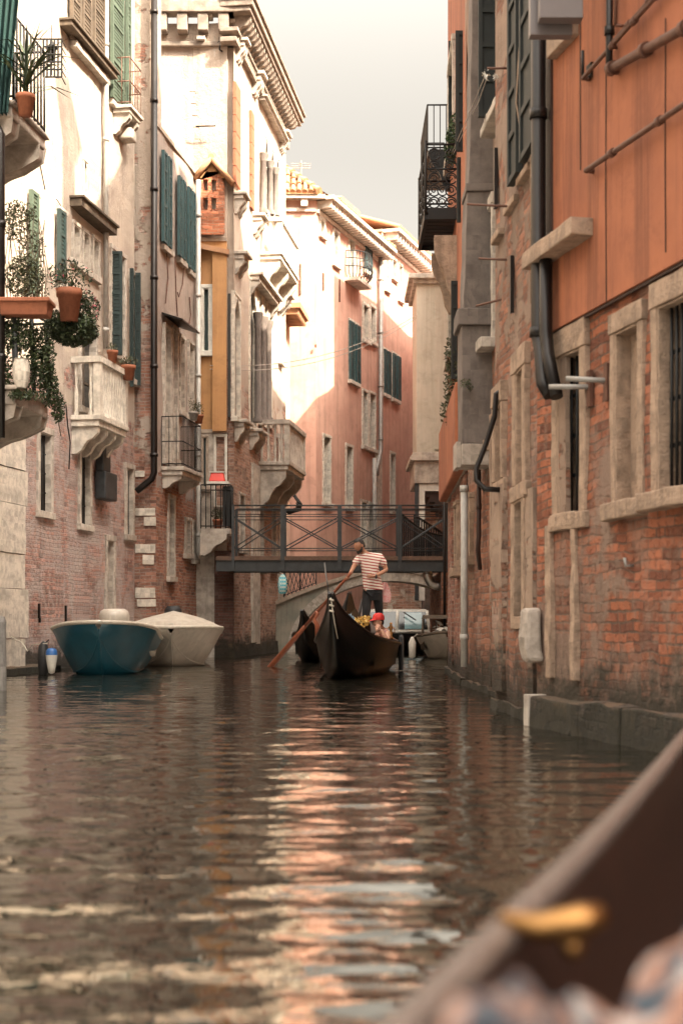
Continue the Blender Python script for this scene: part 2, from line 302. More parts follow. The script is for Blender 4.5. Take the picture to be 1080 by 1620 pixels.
# ------------------------------------------------------------------ object helpers
ORG = {}
def origin(o): return ORG.get(o.name, Vector((0, 0, 0))) if o else Vector((0, 0, 0))
def tag(o, label=None, cat=None, group=None, kind=None):
    if label: o['label'] = label
    if cat: o['category'] = cat
    if group: o['group'] = group
    if kind: o['kind'] = kind
    return o
def thing(name, loc, label, cat, group=None):
    o = bpy.data.objects.new(name, None); C.objects.link(o); o.location = loc; o.empty_display_size = .2
    ORG[o.name] = Vector(loc); return tag(o, label, cat, group)
class MB:
    def __init__(s): s.v = []; s.f = []; s.sm = []
    def add(s, vs, fs, smooth=False):
        n = len(s.v); s.v += [Vector(p) for p in vs]; s.f += [tuple(n + i for i in f) for f in fs]; s.sm += [smooth] * len(fs); return s
    def hexa(s, p):     # 8 points: bottom 4 then top 4
        return s.add(p, [(0, 3, 2, 1), (4, 5, 6, 7), (0, 1, 5, 4), (1, 2, 6, 5), (2, 3, 7, 6), (3, 0, 4, 7)])
    def box(s, x0, x1, y0, y1, z0, z1):
        return s.hexa([(x0, y0, z0), (x1, y0, z0), (x1, y1, z0), (x0, y1, z0), (x0, y0, z1), (x1, y0, z1), (x1, y1, z1), (x0, y1, z1)])
    def tube(s, pts, r, n=8, cap=True):
        pts = [Vector(p) for p in pts]; rs = r if isinstance(r, (list, tuple)) else [r] * len(pts)
        vs = []; fs = []; up = None
        for i, p in enumerate(pts):
            d = (pts[min(i + 1, len(pts) - 1)] - pts[max(i - 1, 0)]).normalized()
            if up is None:
                up = Vector((0, 0, 1)) if abs(d.z) < .9 else Vector((1, 0, 0))
            a = d.cross(up); a = a.normalized() if a.length > 1e-6 else Vector((1, 0, 0)); b = d.cross(a).normalized(); up = -b if b.length else up
            up = a.cross(d)
            for j in range(n):
                t = 2 * math.pi * j / n; vs.append(p + (a * math.cos(t) + up * math.sin(t)) * rs[i])
        for i in range(len(pts) - 1):
            for j in range(n):
                fs.append((i * n + j, i * n + (j + 1) % n, (i + 1) * n + (j + 1) % n, (i + 1) * n + j))
        s.add(vs, fs, n > 5)
        if cap:
            m = len(s.v) - len(vs)
            s.f.append(tuple(m + j for j in reversed(range(n)))); s.sm.append(False)
            s.f.append(tuple(m + (len(pts) - 1) * n + j for j in range(n))); s.sm.append(False)
        return s
    def lathe(s, c, prof, n=16, sx=1, sy=1):
        vs = []; fs = []; c = Vector(c)
        for (r, z) in prof:
            for j in range(n):
                t = 2 * math.pi * j / n; vs.append(c + Vector((r * math.cos(t) * sx, r * math.sin(t) * sy, z)))
        for i in range(len(prof) - 1):
            for j in range(n): fs.append((i * n + j, i * n + (j + 1) % n, (i + 1) * n + (j + 1) % n, (i + 1) * n + j))
        return s.add(vs, fs, True)
    def ball(s, c, r, n=12, m=8):
        r = r if isinstance(r, (tuple, list)) else (r, r, r)
        vs = []; fs = []; c = Vector(c)
        for i in range(m + 1):
            a = math.pi * i / m
            for j in range(n):
                t = 2 * math.pi * j / n
                vs.append(c + Vector((r[0] * math.sin(a) * math.cos(t), r[1] * math.sin(a) * math.sin(t), r[2] * math.cos(a))))
        for i in range(m):
            for j in range(n): fs.append((i * n + j, (i + 1) * n + j, (i + 1) * n + (j + 1) % n, i * n + (j + 1) % n))
        return s.add(vs, fs, True)
    def loft(s, rings, closed=False, smooth=True):
        n = len(rings[0]); vs = [p for r in rings for p in r]; fs = []
        for i in range(len(rings) - 1):
            for j in range(n if closed else n - 1):
                fs.append((i * n + j, i * n + (j + 1) % n, (i + 1) * n + (j + 1) % n, (i + 1) * n + j))
        return s.add(vs, fs, smooth)
    def leaves(s, c, r, n, size, hollow=0.3, squash=.6):
        c = Vector(c)
        for _ in range(n):
            while True:
                d = Vector((random.uniform(-1, 1), random.uniform(-1, 1), random.uniform(-1, 1)))
                if hollow < d.length < 1: break
            p = c + Vector((d.x * r[0], d.y * r[1], d.z * r[2]))
            a = Vector((random.gauss(0, 1), random.gauss(0, 1), random.gauss(0, 1))).normalized()
            b = a.cross(Vector((random.gauss(0, 1), random.gauss(0, 1), random.gauss(0, 1)))).normalized()
            k = size * random.uniform(.6, 1.3)
            s.add([p - a * k, p + b * k * squash * .6, p + a * k, p - b * k * squash * .6], [(0, 1, 2, 3)])
        return s
    def build(s, name, mat, parent=None, bevel=0.0, rough=0.0):
        me = bpy.data.meshes.new(name); off = origin(parent)
        if rough:      # worn, uneven stone: subdivide long edges, then jitter
            bm = bmesh.new(); vv = [bm.verts.new(p) for p in s.v]
            for f in s.f:
                try: bm.faces.new([vv[i] for i in f])
                except ValueError: pass
            for lim in (1.6, .8, .4, .2):
                es = [e for e in bm.edges if e.calc_length() > lim]
                if es and len(bm.faces) < 4000: bmesh.ops.subdivide_edges(bm, edges=es, cuts=1, use_grid_fill=True)
            for v in bm.verts:
                p = v.co.copy(); v.co = p + Vector(mnoise.noise_vector(p * 2.3)) * rough * .8 + Vector(mnoise.noise_vector(p * 9.0)) * rough * .55
            s.v = [v.co.copy() for v in bm.verts]; bm.verts.index_update(); s.f = [tuple(v.index for v in f.verts) for f in bm.faces]; s.sm = [False] * len(s.f); bm.free()
        me.from_pydata([p - off for p in s.v], [], s.f); me.update()
        uvl = me.uv_layers.new(name='UVMap')
        for poly in me.polygons:
            nn = poly.normal
            if abs(nn.z) > .75:
                for li in poly.loop_indices:
                    p = me.vertices[me.loops[li].vertex_index].co + off; uvl.data[li].uv = (p.x, p.y)
            else:
                t = Vector((-nn.y, nn.x)).normalized() if math.hypot(nn.x, nn.y) > 1e-5 else Vector((1, 0))
                for li in poly.loop_indices:
                    p = me.vertices[me.loops[li].vertex_index].co + off; uvl.data[li].uv = (p.x * t.x + p.y * t.y, p.z)
        me.polygons.foreach_set('use_smooth', s.sm)
        me.materials.append(mat if not isinstance(mat, str) else M[mat])
        o = bpy.data.objects.new(name, me); C.objects.link(o)
        if parent: o.parent = parent; ORG[o.name] = off
        if bevel:
            bv = o.modifiers.new('b', 'BEVEL'); bv.width = bevel; bv.segments = 2; bv.limit_method = 'ANGLE'
        return o

def P(px, py, Y): return Vector(((px - HX) / F * Y, Y, CH + (HY - py) / F * Y))
def PZ(px, z, Y): return Vector(((px - HX) / F * Y, Y, z))

class Wall:
    """vertical plane; o = outwards towards the canal"""
    def __init__(s, O, u, n): s.O = Vector(O); s.u = Vector(u).normalized(); s.n = Vector(n).normalized()
    def s_(s, px, out=0.0):
        O = s.O + s.n * out; k = (px - HX) / F
        return (k * O.y - O.x) / (s.u.x - k * s.u.y)
    def Y(s, px, out=0.0): return s.O.y + s.n.y * out + s.u.y * s.s_(px, out)
    def z(s, px, py, out=0.0): return CH + (HY - py) / F * s.Y(px, out)
    def p(s, a, o, z):
        q = s.O + s.u * a + s.n * o; return Vector((q.x, q.y, z))
    def box(s, mb, a0, a1, z0, z1, o0, o1):
        if a0 > a1: a0, a1 = a1, a0
        pts = [s.p(a0, o0, z0), s.p(a1, o0, z0), s.p(a1, o1, z0), s.p(a0, o1, z0), s.p(a0, o0, z1), s.p(a1, o0, z1), s.p(a1, o1, z1), s.p(a0, o1, z1)]
        if (s.u.x * s.n.y - s.u.y * s.n.x) < 0:
            pts = [pts[i] for i in (3, 2, 1, 0, 7, 6, 5, 4)]
        mb.hexa(pts); return mb
def side(x0, y0, m, right=False):
    return Wall((x0, y0), (m, 1), (-1, m) if right else (1, -m))
def front(y0): return Wall((0, y0), (1, 0), (0, -1))

def facade(b, W, a0, a1, z0, z1, mat, holes=(), depth=.28, name='wall', body=5.0, uneven=0.0):
    """wall sheet with real openings and reveals"""
    eps = 1e-4
    ss = sorted(set([a0, a1] + [min(max(h[i], a0), a1) for h in holes for i in (0, 1)]))
    zs = sorted(set([z0, z1] + [min(max(h[i], z0), z1) for h in holes for i in (2, 3)]))
    def sub(l, st):
        out = [l[0]]
        for a, c in zip(l, l[1:]):
            n = max(1, int((c - a) / st)); out += [a + (c - a) * (i + 1) / n for i in range(n)]
        return out
    if uneven: ss = sub(ss, .35); zs = sub(zs, .35)
    mb = MB(); idx = {}
    flip = (W.u.x * W.n.y - W.u.y * W.n.x) > 0
    def vid(i, j):
        if (i, j) not in idx:
            dev = 0
            if uneven and 0 < i < len(ss) - 1:
                dev = (mnoise.noise(Vector((ss[i] * .9, zs[j] * .9, W.O.x))) - .1) * uneven
            idx[(i, j)] = len(mb.v); mb.v.append(W.p(ss[i], dev, zs[j]))
        return idx[(i, j)]
    for i in range(len(ss) - 1):
        for j in range(len(zs) - 1):
            cs = (ss[i] + ss[i + 1]) / 2; cz = (zs[j] + zs[j + 1]) / 2
            if any(h[0] < cs < h[1] and h[2] < cz < h[3] for h in holes): continue
            f = (vid(i, j), vid(i + 1, j), vid(i + 1, j + 1), vid(i, j + 1))
            mb.f.append(f if not flip else f[::-1]); mb.sm.append(False)
    for h in holes:
        d = h[4] if len(h) > 4 else depth
        c = [(h[0], h[2]), (h[1], h[2]), (h[1], h[3]), (h[0], h[3])]
        for q in range(4):
            A = c[q]; B = c[(q + 1) % 4]
            mb.add([W.p(A[0], .012, A[1]), W.p(B[0], .012, B[1]), W.p(B[0], -d, B[1]), W.p(A[0], -d, A[1])], [(0, 1, 2, 3)])
    o = mb.build(name, mat, b)
    if body:
        m2 = MB(); W.box(m2, a0 + .02, a1 - .02, z0, z1 - .02, -body, -(max([depth] + [h[4] for h in holes if len(h) > 4]) + .06)); m2.build('rear_wall', mat, b)
        if not holes or True:
            m3 = MB(); d = max([depth] + [h[4] for h in holes if len(h) > 4]) + .07
            W.box(m3, a0, a1, z1 - .03, z1 + .06, -d, .03); m3.build('coping', 'stone', b)
    return o

def rect(W, px0, px1, pyt, pyb, out=0.0, at=None):
    a, c = sorted((W.s_(px0, out), W.s_(px1, out)))
    q = at if at is not None else (px0 + px1) / 2
    return [a, c, W.z(q, pyb, out), W.z(q, pyt, out)]

def window(b, W, h, fw=.12, fm='stone', pane='pane', sill=True, bars=None, arch=None, d=.28, shutter=None, shm='shutter_green', proud=.05, lintel=0.0, mull=True, sillout=.12, pd=.02):
    """h = (s0, s1, z0, z1); frame mesh is the part, the rest are sub-parts"""
    a0, a1, z0, z1 = h[:4]
    mb = MB()
    W.box(mb, a0 - fw, a0, z0 - (0 if sill else fw), z1, -.06, proud)
    W.box(mb, a1, a1 + fw, z0 - (0 if sill else fw), z1, -.06, proud)
    W.box(mb, a0 - fw - .01, a1 + fw + .01, z1, z1 + max(fw, lintel), -.06, proud + .01)
    if not sill: W.box(mb, a0, a1, z0 - fw, z0, -.06, proud - .003)
    if arch:
        hw = (a1 - a0) / 2; c = (a0 + a1) / 2; n = 10; zs = z1 - (hw if arch == 'round' else hw * 1.5)
        def curve(t):   # t 0..1 left to apex
            if arch == 'round':
                th = math.pi - t * math.pi / 2; return c + hw * math.cos(th), zs + hw * math.sin(th)
            x = -hw * (1 - t); 
            y = (z1 - zs) * (math.sin(t * math.pi / 2) ** .8 * .72 + .28 * t ** 3)
            return c + x, zs + y
        for sgn in (1, -1):
            for i in range(n):
                (xa, za), (xb, zb) = curve(i / n), curve((i + 1) / n)
                if sgn < 0: xa, xb = 2 * c - xa, 2 * c - xb
                q = [W.p(xa, -.05, za), W.p(xb, -.05, zb), W.p(xb, -.05, z1 + .002), W.p(xa, -.05, z1 + .002)]
                r = [W.p(xa, proud * .7, za), W.p(xb, proud * .7, zb), W.p(xb, proud * .7, z1 + .002), W.p(xa, proud * .7, z1 + .002)]
                mb.hexa(q + r)
    for x0, x1 in ((a0, a0 + .022), (a1 - .022, a1)): W.box(mb, x0 + .001, x1 - .001, z0 + .001, z1 - .001, -d + .002, proud - .006)
    W.box(mb, a0 + .023, a1 - .023, z1 - .022, z1 - .001, -d + .002, proud - .006)
    fr = mb.build('window', fm, b, bevel=.008, rough=.012)
    pm = MB(); W.box(pm, a0 - .01, a1 + .01, z0 - .01, z1 + .01, -d - .05, -d + pd)
    pm.build('pane', pane, fr)
    if mull and pane.startswith('pane') and not bars:
        mm = MB(); c = (a0 + a1) / 2
        W.box(mm, c - .025, c + .025, z0, z1, -d + pd + .002, -d + pd + .035)
        for k in (1, 2):
            zz = z0 + (z1 - z0) * k / 3; W.box(mm, a0, a1, zz - .02, zz + .02, -d + pd + .002, -d + pd + .03)
        mm.build('mullion', 'wood_old', fr)
    if sill:
        sm = MB(); W.box(sm, a0 - fw - .05, a1 + fw + .05, z0 - .13, z0, -.06, sillout); W.box(sm, a0, a1, z0 - .02, z0 + .004, -d, -.06)
        sm.build('sill', fm, fr, bevel=.012, rough=.015)
    if bars:
        bm_ = MB(); n = bars
        for i in range(n):
            a = a0 + (a1 - a0) * (i + 1) / (n + 1); bm_.tube([W.p(a, -.05, z0), W.p(a, -.05, z1)], .012, 6)
        for k in range(1, 4):
            zz = z0 + (z1 - z0) * k / 4; W.box(bm_, a0, a1, zz - .015, zz + .015, -.075, -.064)
        bm_.build('bars', 'iron', fr)
    return fr
def shutter_leaf(b, W, a0, a1, z0, z1, o0=.03, th=.04, mat='shutter_green', hinge=None, name='shutter', ang=None, louvre=True):
    """flat on the wall, or swung open by ang degrees round the edge a0"""
    mb = MB()
    if ang is None:
        u = W.u; P0 = lambda a, o, z: W.p(a0 + a, o0 + o, z); wd = a1 - a0
    else:
        wd = abs(a1 - a0); sg = 1 if a1 > a0 else -1; ca, sa = math.cos(R(ang)), math.sin(R(ang))
        P0 = lambda a, o, z: W.p(a0 + sg * (a * ca) - sg * o * sa, o0 + a * sa + o * ca, z)
    def bx(x0, x1, za, zb, oa, ob):
        mb.hexa([P0(x0, oa, za), P0(x1, oa, za), P0(x1, ob, za), P0(x0, ob, za), P0(x0, oa, zb), P0(x1, oa, zb), P0(x1, ob, zb), P0(x0, ob, zb)])
    bx(0, wd, z0, z1, 0, th * .5)
    st = min(.07, wd * .2)
    bx(0, st, z0, z1, th * .5 + .0, th); bx(wd - st, wd, z0, z1, th * .5, th)
    bx(0, st, z0, z1, -th * .4, 0); bx(wd - st, wd, z0, z1, -th * .4, 0)
    n = max(3, int((z1 - z0) / .38))
    for i in range(n + 1):
        zz = z0 + (z1 - z0 - .06) * i / n
        bx(st, wd - st, zz, zz + .06, th * .5, th * .95); bx(st, wd - st, zz, zz + .06, -th * .35, 0)
    if louvre:
        m = int((z1 - z0) / .075)
        for i in range(m):
            zz = z0 + (z1 - z0) * (i + .5) / m; bx(st, wd - st, zz, zz + .02, th * .5, th * .72)
    return mb.build(name, mat, b)
def pipe(b, pts, r, mat, name='downpipe', n=12, rings=None):
    mb = MB(); mb.tube(pts, r, n)
    if rings:
        for q in rings: mb.tube([Vector(q) + Vector((0, 0, -.04)), Vector(q) + Vector((0, 0, .04))], r * 1.22, n)
    return mb.build(name, mat, b)
def wallpipe(b, W, px, py0, py1, r, mat, out=.1, name='downpipe', step=2.0, tail=None):
    a = W.s_(px, out); z0 = W.z(px, py1, out); z1 = W.z(px, py0, out)
    pts = [W.p(a, out, z1), W.p(a, out, z0)]
    if tail: pts += [W.p(a + t[0], out + t[1], z0 + t[2]) for t in tail]
    rr = []; z = z0 + .4
    while z < z1: rr.append(W.p(a, out, z)); z += step
    return pipe(b, pts, r, mat, name, rings=rr)
def bracket(W, a, th, z, out, h, mb):
    """scrolled console under a balcony"""
    prof = [(0, 0), (out, 0), (out * .98, -h * .22), (out * .78, -h * .42), (out * .60, -h * .50), (out * .46, -h * .66), (out * .36, -h * .86), (out * .16, -h), (0, -h)]
    A = [W.p(a - th / 2, q[0], z + q[1]) for q in prof]; B = [W.p(a + th / 2, q[0], z + q[1]) for q in prof]
    n = len(prof); mb.add(A + B, [tuple(range(n)), tuple(range(2 * n - 1, n - 1, -1))] + [(i, (i + 1) % n, n + (i + 1) % n, n + i) for i in range(n)])
def balcony(b, W, a0, a1, z, out, h=1.0, kind='stone', mat='stone_white', nb=3, bh=.55, th=.16, rail='iron', name='balcony', picket=.12, panel_end=True):
    mb = MB(); W.box(mb, a0, a1, z - th, z - th * .45, 0, out - .03); W.box(mb, a0 - .04, a1 + .04, z - th * .45, z, 0, out + .02)
    s = mb.build(name, mat, b, bevel=.012, rough=.01)
    for i in range(nb):
        bm_ = MB(); a = a0 + .12 + (a1 - a0 - .24) * (i / max(1, nb - 1)); bracket(W, a, .14, z - th, out * .88, bh, bm_)
        bm_.build('bracket', mat, s, bevel=.01)
    rl = MB()
    if kind == 'stone':
        W.box(rl, a0 - .03, a1 + .03, z + h - .12, z + h, out - .15, out + .02)
        for e in (a0, a1 - .12): W.box(rl, e - .03 if e == a0 else e, e + .12 if e == a0 else e + .15, z + h - .12, z + h, 0, out - .15)
        for e in (a0, a1 - .14): W.box(rl, e, e + .14, z, z + h - .12, out - .14, out)
        n = max(2, int((a1 - a0 - .3) / picket))
        for i in range(n):
            a = a0 + .2 + (a1 - a0 - .4) * i / (n - 1); q = W.p(a, out - .07, z)
            rl.lathe(q, [(.028, 0), (.05, .02), (.05, .06), (.026, .1), (.045, (h - .12) * .4), (.024, (h - .12) * .6), (.045, (h - .12) * .9), (.045, h - .12)], 8)
        n = max(2, int((out - .2) / .14))
        for e in (a0 + .07, a1 - .07):
            for i in range(n):
                q = W.p(e, .08 + (out - .3) * i / (n - 1), z); rl.lathe(q, [(.05, 0), (.05, .06), (.026, .1), (.045, (h - .12) * .4), (.024, (h - .12) * .6), (.045, h - .12)], 8)
        rl.build('railing', mat, s)
    elif kind == 'iron':
        r = .009
        for zz in (z + .06, z + h * .5, z + h):
            rl.tube([W.p(a0, 0, zz), W.p(a0, out - .03, zz), W.p(a1, out - .03, zz), W.p(a1, 0, zz)], .014, 6)
        n = int((a1 - a0) / picket)
        for i in range(n + 1):
            a = a0 + (a1 - a0) * i / n; rl.tube([W.p(a, out - .03, z), W.p(a, out - .03, z + h)], r, 6)
        n = max(2, int(out / .14))
        for e in (a0, a1):
            for i in range(n): rl.tube([W.p(e, out * i / n, z), W.p(e, out * i / n, z + h)], r, 6)
        rl.build('railing', rail, s)
    return s

def pot(name, loc, r, h, label, group='potted plants on the left balconies', plant='leaf', pr=(.15, .15, .15), n=120, leaf=.03, flowers=0, mat='terracotta', hollow=.2, lift=0.0, pname='foliage'):
    t = thing(name, loc, label, 'flower pot', group)
    m = MB(); m.lathe(loc, [(0, 0), (r * .68, 0), (r * .9, h * .75), (r, h * .76), (r * 1.05, h), (r * .9, h), (r * .85, h * .85), (0, h * .84)], 18); m.build('pot', mat, t)
    p = MB(); c = Vector(loc) + Vector((0, 0, h + pr[2] * .75 + lift)); p.leaves(c, pr, n, leaf, hollow)
    for i in range(9):
        d = Vector((random.uniform(-1, 1) * pr[0] * .8, random.uniform(-1, 1) * pr[1] * .8, pr[2] * random.uniform(.5, 1.6)))
        p.tube([Vector(loc) + Vector((0, 0, h * .85)), Vector(loc) + Vector((d.x * .4, d.y * .4, h + d.z * .5)), Vector(loc) + Vector((d.x, d.y, h + d.z))], .004, 4, False)
    p.build(pname, plant, t)
    if flowers:
        f = MB(); f.leaves(c, tuple(x * 1.05 for x in pr), flowers, leaf * .8, .7); f.build('flowers', 'petal', t)
    return t

# ================================================================== SETTING
import numpy as np
rng = np.random.RandomState(11)
gx = np.arange(-7.0, 4.4, .036); gy = [1.2]
while gy[-1] < 46: gy.append(gy[-1] + min(.07, .012 + .0035 * gy[-1]))
gy = np.array(gy); GX, GY = np.meshgrid(gx, gy); H = np.zeros_like(GX)
sp_ = np.gradient(gy)[:, None]
for q in range(64):
    lam = math.exp(rng.uniform(math.log(.085), math.log(.85))); ang = rng.normal(0, .34); kx, ky = math.sin(ang) * 2 * math.pi / lam, math.cos(ang) * 2 * math.pi / lam
    ph = rng.uniform(0, 6.283); sl = .0115 * (1.2 if lam < .5 else 1.15)
    ck, cph = rng.uniform(.5, 1.6, 2), rng.uniform(0, 6.28, 2)
    env = .55 + .45 * np.sin(GX * ck[0] * 1.3 + cph[0]) * np.sin(GY * ck[1] + cph[1])
    H += sl * lam / 6.283 * env * np.sin(kx * GX + ky * GY + ph) * np.clip(lam / sp_ / 2.5 - .6, 0, 1)
H *= 1.35
nx_, ny_ = len(gx), len(gy)
vw = [tuple(r) for r in np.stack([GX.ravel(), GY.ravel(), H.ravel()], 1).tolist()]
fw_ = [(j * nx_ + i, j * nx_ + i + 1, (j + 1) * nx_ + i + 1, (j + 1) * nx_ + i) for j in range(ny_ - 1) for i in range(nx_ - 1)]
n0 = len(vw); vw += [(-120, -40, -.05), (120, -40, -.05), (120, 160, -.05), (-120, 160, -.05)]; fw_.append((n0, n0 + 1, n0 + 2, n0 + 3))
mew = bpy.data.meshes.new('canal_water'); mew.from_pydata(vw, [], fw_); mew.polygons.foreach_set('use_smooth', [True] * len(fw_)); mew.materials.append(M['water'])
ow = bpy.data.objects.new('canal_water', mew); C.objects.link(ow); tag(ow, kind='structure')

# ================================================================== RIGHT BANK
# ---- near house: orange stucco over red brick
W1 = side(1.8, 12.2, -.2196, True)
b1 = thing('orange_brick_house', (3.2, 9, 0), 'nearest house on the right, orange stucco above rough red brick with barred stone windows', 'house')
a_far = W1.s_(849); a_near = W1.s_(1080) - 20
z_st = 3.36
holes = [rect(W1, 886, 921, 556, 812, at=908), rect(W1, 976, 1013, 515, 792, at=1000), rect(W1, 1043, 1112, 478, 776, at=1060)]
holes[0].append(.19); holes[1].append(.12); holes[2].append(.17)
facade(b1, W1, a_near, a_far, 0.0, z_st, 'brick_red', holes, depth=.3, body=0, uneven=.035)
m = MB(); W1.box(m, a_near, a_far - .001, z_st, 16.0, -.4, .055); m.build('upper_wall', 'orange_stucco', b1)
m = MB(); W1.box(m, a_near, a_far - .03, 0, 15.9, -6, -.42); m.build('rear_wall', 'orange_stucco', b1)
m = MB(); W1.box(m, a_near - .1, a_far + .1, 16.0, 16.25, -6, .45); m.build('cornice', 'stone', b1)
window(b1, W1, holes[0], fw=.12, fm='stone_warm', bars=3, d=.19, pane='dark', proud=.035, lintel=.22, sillout=.05)
window(b1, W1, holes[1], fw=.085, fm='stone_warm', pane='stone_warm', d=.12, mull=False, proud=.03, lintel=.15, sillout=.10)
window(b1, W1, holes[2], fw=.10, fm='stone_warm', pane='dark', bars=7, d=.17, proud=.03, lintel=.18, sillout=.13)
# old water gate: two pale stone jambs and a lintel, bricked up
m = MB()
for p0, p1 in ((869, 876), (909, 915)):
    a, c = sorted((W1.s_(p0), W1.s_(p1))); W1.box(m, a, c, .42, W1.z(p0, 832), -.02, .045)
a, c = sorted((W1.s_(877), W1.s_(917))); W1.box(m, a, c, W1.z(895, 834), W1.z(895, 812), -.02, .05)
m.build('water_gate_frame', 'stone_warm', b1, bevel=.01, rough=.02)
m = MB(); a, c = sorted((W1.s_(880), W1.s_(898))); W1.box(m, a, c, W1.z(890, 812) - .0, z_st, -.02, .02); m.build('pilaster', 'plaster_brown', b1, rough=.01)
m = MB(); a = W1.s_(855); zpl = W1.z(870, 1100); q_ = a - .12; k_ = 0
while q_ > a_near:
    L_ = (1.15, .8, 1.4, .95)[k_ % 4]; W1.box(m, q_ - L_, q_ - .004, -.5, zpl + (-.006, .006, 0, .003)[k_ % 4], -.1, .16 + (0, .006, -.004)[k_ % 3]); q_ -= L_; k_ += 1
m.build('plinth', 'mossy', b1, bevel=.02, rough=.03)
m = MB(); W1.box(m, a - .12, a, -.5, W1.z(858, 1098), -.1, .165); m.build('corner_stone', 'stone_pale', b1, bevel=.01, rough=.01)
m = MB(); a, c = sorted((W1.s_(843), W1.s_(866))); W1.box(m, a + .1, c - .05, W1.z(855, 1044), W1.z(855, 962), 0, .14); m.build('stone_block', 'concrete_pale', b1, bevel=.03, rough=.06)
# ledges
m = MB(); a, c = sorted((W1.s_(865), W1.s_(948))); za = W1.z(905, 402); W1.box(m, a, c, za, za + .14, .05, .24); m.build('ledge', 'stone_warm', b1, bevel=.01, rough=.012)
m = MB(); a, c = sorted((W1.s_(888), W1.s_(925))); za = W1.z(905, 78); W1.box(m, a, c, za, za + .17, .05, .14); m.build('ledge', 'stone_warm', b1, bevel=.01)
# dark recess strip with a lighter batten and downpipe
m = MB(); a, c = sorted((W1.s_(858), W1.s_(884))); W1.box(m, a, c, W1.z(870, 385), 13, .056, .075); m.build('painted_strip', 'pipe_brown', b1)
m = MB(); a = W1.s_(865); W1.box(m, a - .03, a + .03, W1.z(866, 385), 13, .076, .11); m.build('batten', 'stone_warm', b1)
a = W1.s_(851, .16); zb = W1.z(851, 535, .16)
pipe(b1, [W1.p(a, .16, 13), W1.p(a, .16, zb), W1.p(a - .06, .16, zb - .10), W1.p(a - .20, .19, zb - .42), W1.p(a - .26, .15, zb - .52)], .062, 'pipe_dark', rings=[W1.p(a, .16, zb + q) for q in (.05, 1.9, 3.8)])
pipe(b1, [W1.p(a - .15, .15, W1.z(858, 405)), W1.p(a - .15, .15, zb + .02), W1.p(a - .26, .17, zb - .20), W1.p(a - .40, .15, zb - .56)], .055, 'pipe_dark')
# pipes over the stucco
def runpipe(pts, r, mat, out=.12, rings=()):
    q = [W1.p(W1.s_(x, out), out, W1.z(x, y, out)) for x, y in pts]
    mb = MB(); mb.tube(q, r, 10)
    for t in rings:
        c = q[0].lerp(q[-1], t); d = (q[-1] - q[0]).normalized(); mb.tube([c - d * .03, c + d * .03], r * 1.5, 10)
    mb.tube([q[0], q[0] - Vector((W1.n.x, W1.n.y, 0)) * .08], r, 8)
    mb.build('pipe', mat, b1)
runpipe([(926, 270), (1180, 98)], .022, 'pipe_rust', rings=(.2, .52, .8))
runpipe([(964, 110), (1180, -10)], .036, 'pipe_rust', rings=(.02, .3, .6))
runpipe([(921, 124), (1010, 24), (1100, -75)], .017, 'pipe_rust', rings=(.3, .5, .7))
runpipe([(962, 74), (1012, 17), (1100, -85)], .015, 'pipe_rust', rings=(.25, .5))
runpipe([(963, 104), (963, 75), (964, -80)], .026, 'pipe_dark', rings=(.3,))
runpipe([(921, 122), (921, 80)], .013, 'pipe_dark')
runpipe([(973, 40), (974, -80)], .012, 'pipe_rust')
m = MB()
for x0, y0, y1 in ((929, 0, 270), (970, 110, 480), (1065, 90, 400)):
    a = W1.s_(x0); m.tube([W1.p(a, .062, W1.z(x0, y1)), W1.p(a + .01, .062, W1.z(x0, (y0 + y1) / 2)), W1.p(a, .062, W1.z(x0, y0 - 60))], .004, 4)
m.build('cable', 'pipe_dark', b1)
m = MB(); a, c = sorted((W1.s_(940), W1.s_(948))); za = W1.z(944, 126)
for i in range(7): W1.box(m, a, c, za + i * .018, za + i * .018 + .008, .055, .075)
m.build('vent_grille', 'pipe_dark', b1)
# dark strip along the bottom edge of the stucco
m = MB(); W1.box(m, a_near, a_far, z_st - .025, z_st, .013, .035); m.build('dark_edge_strip', 'pipe_brown', b1)
# two stub pipes on iron plates
for (xp, yp, xe) in ((935, 612, 868), (962, 602, 895)):
    a = W1.s_(xp); z = W1.z(xp, yp); q = W1.p(a, .0, z)
    e = P(xe, yp + (0 if xe == 868 else -3), q.y + .12)
    mm = MB(); mm.tube([q, e], .021, 14); o_ = mm.build('stub_pipe', 'pipe_grey', b1)
    mm = MB(); W1.box(mm, a - .035, a + .035, z - .16, z + .13, 0, .03); mm.build('fixing_plate', 'pipe_rust', o_)
m = MB(); a = W1.s_(1001); z = W1.z(1001, 895); m.tube([W1.p(a, 0, z), W1.p(a, .06, z), W1.p(a, .07, z + .06)], .012, 6); m.build('iron_hook', 'pipe_grey', b1)
# grey metal cabinets fixed high up
m = MB(); q = W1.Y(905)
for (xa, xb, ya, yb, ds, dp) in ((838, 905, -260, 55, 0, .10), (853, 922, -260, 28, -.15, .12)):
    Yf = 10.9 + ds; A = P(xa, yb, Yf); B = P(xb, ya, Yf); m2 = MB(); m2.box(A.x, B.x, Yf, Yf + dp, A.z, B.z); o_ = m2.build('metal_cabinet', 'grey_box', b1, bevel=.006)

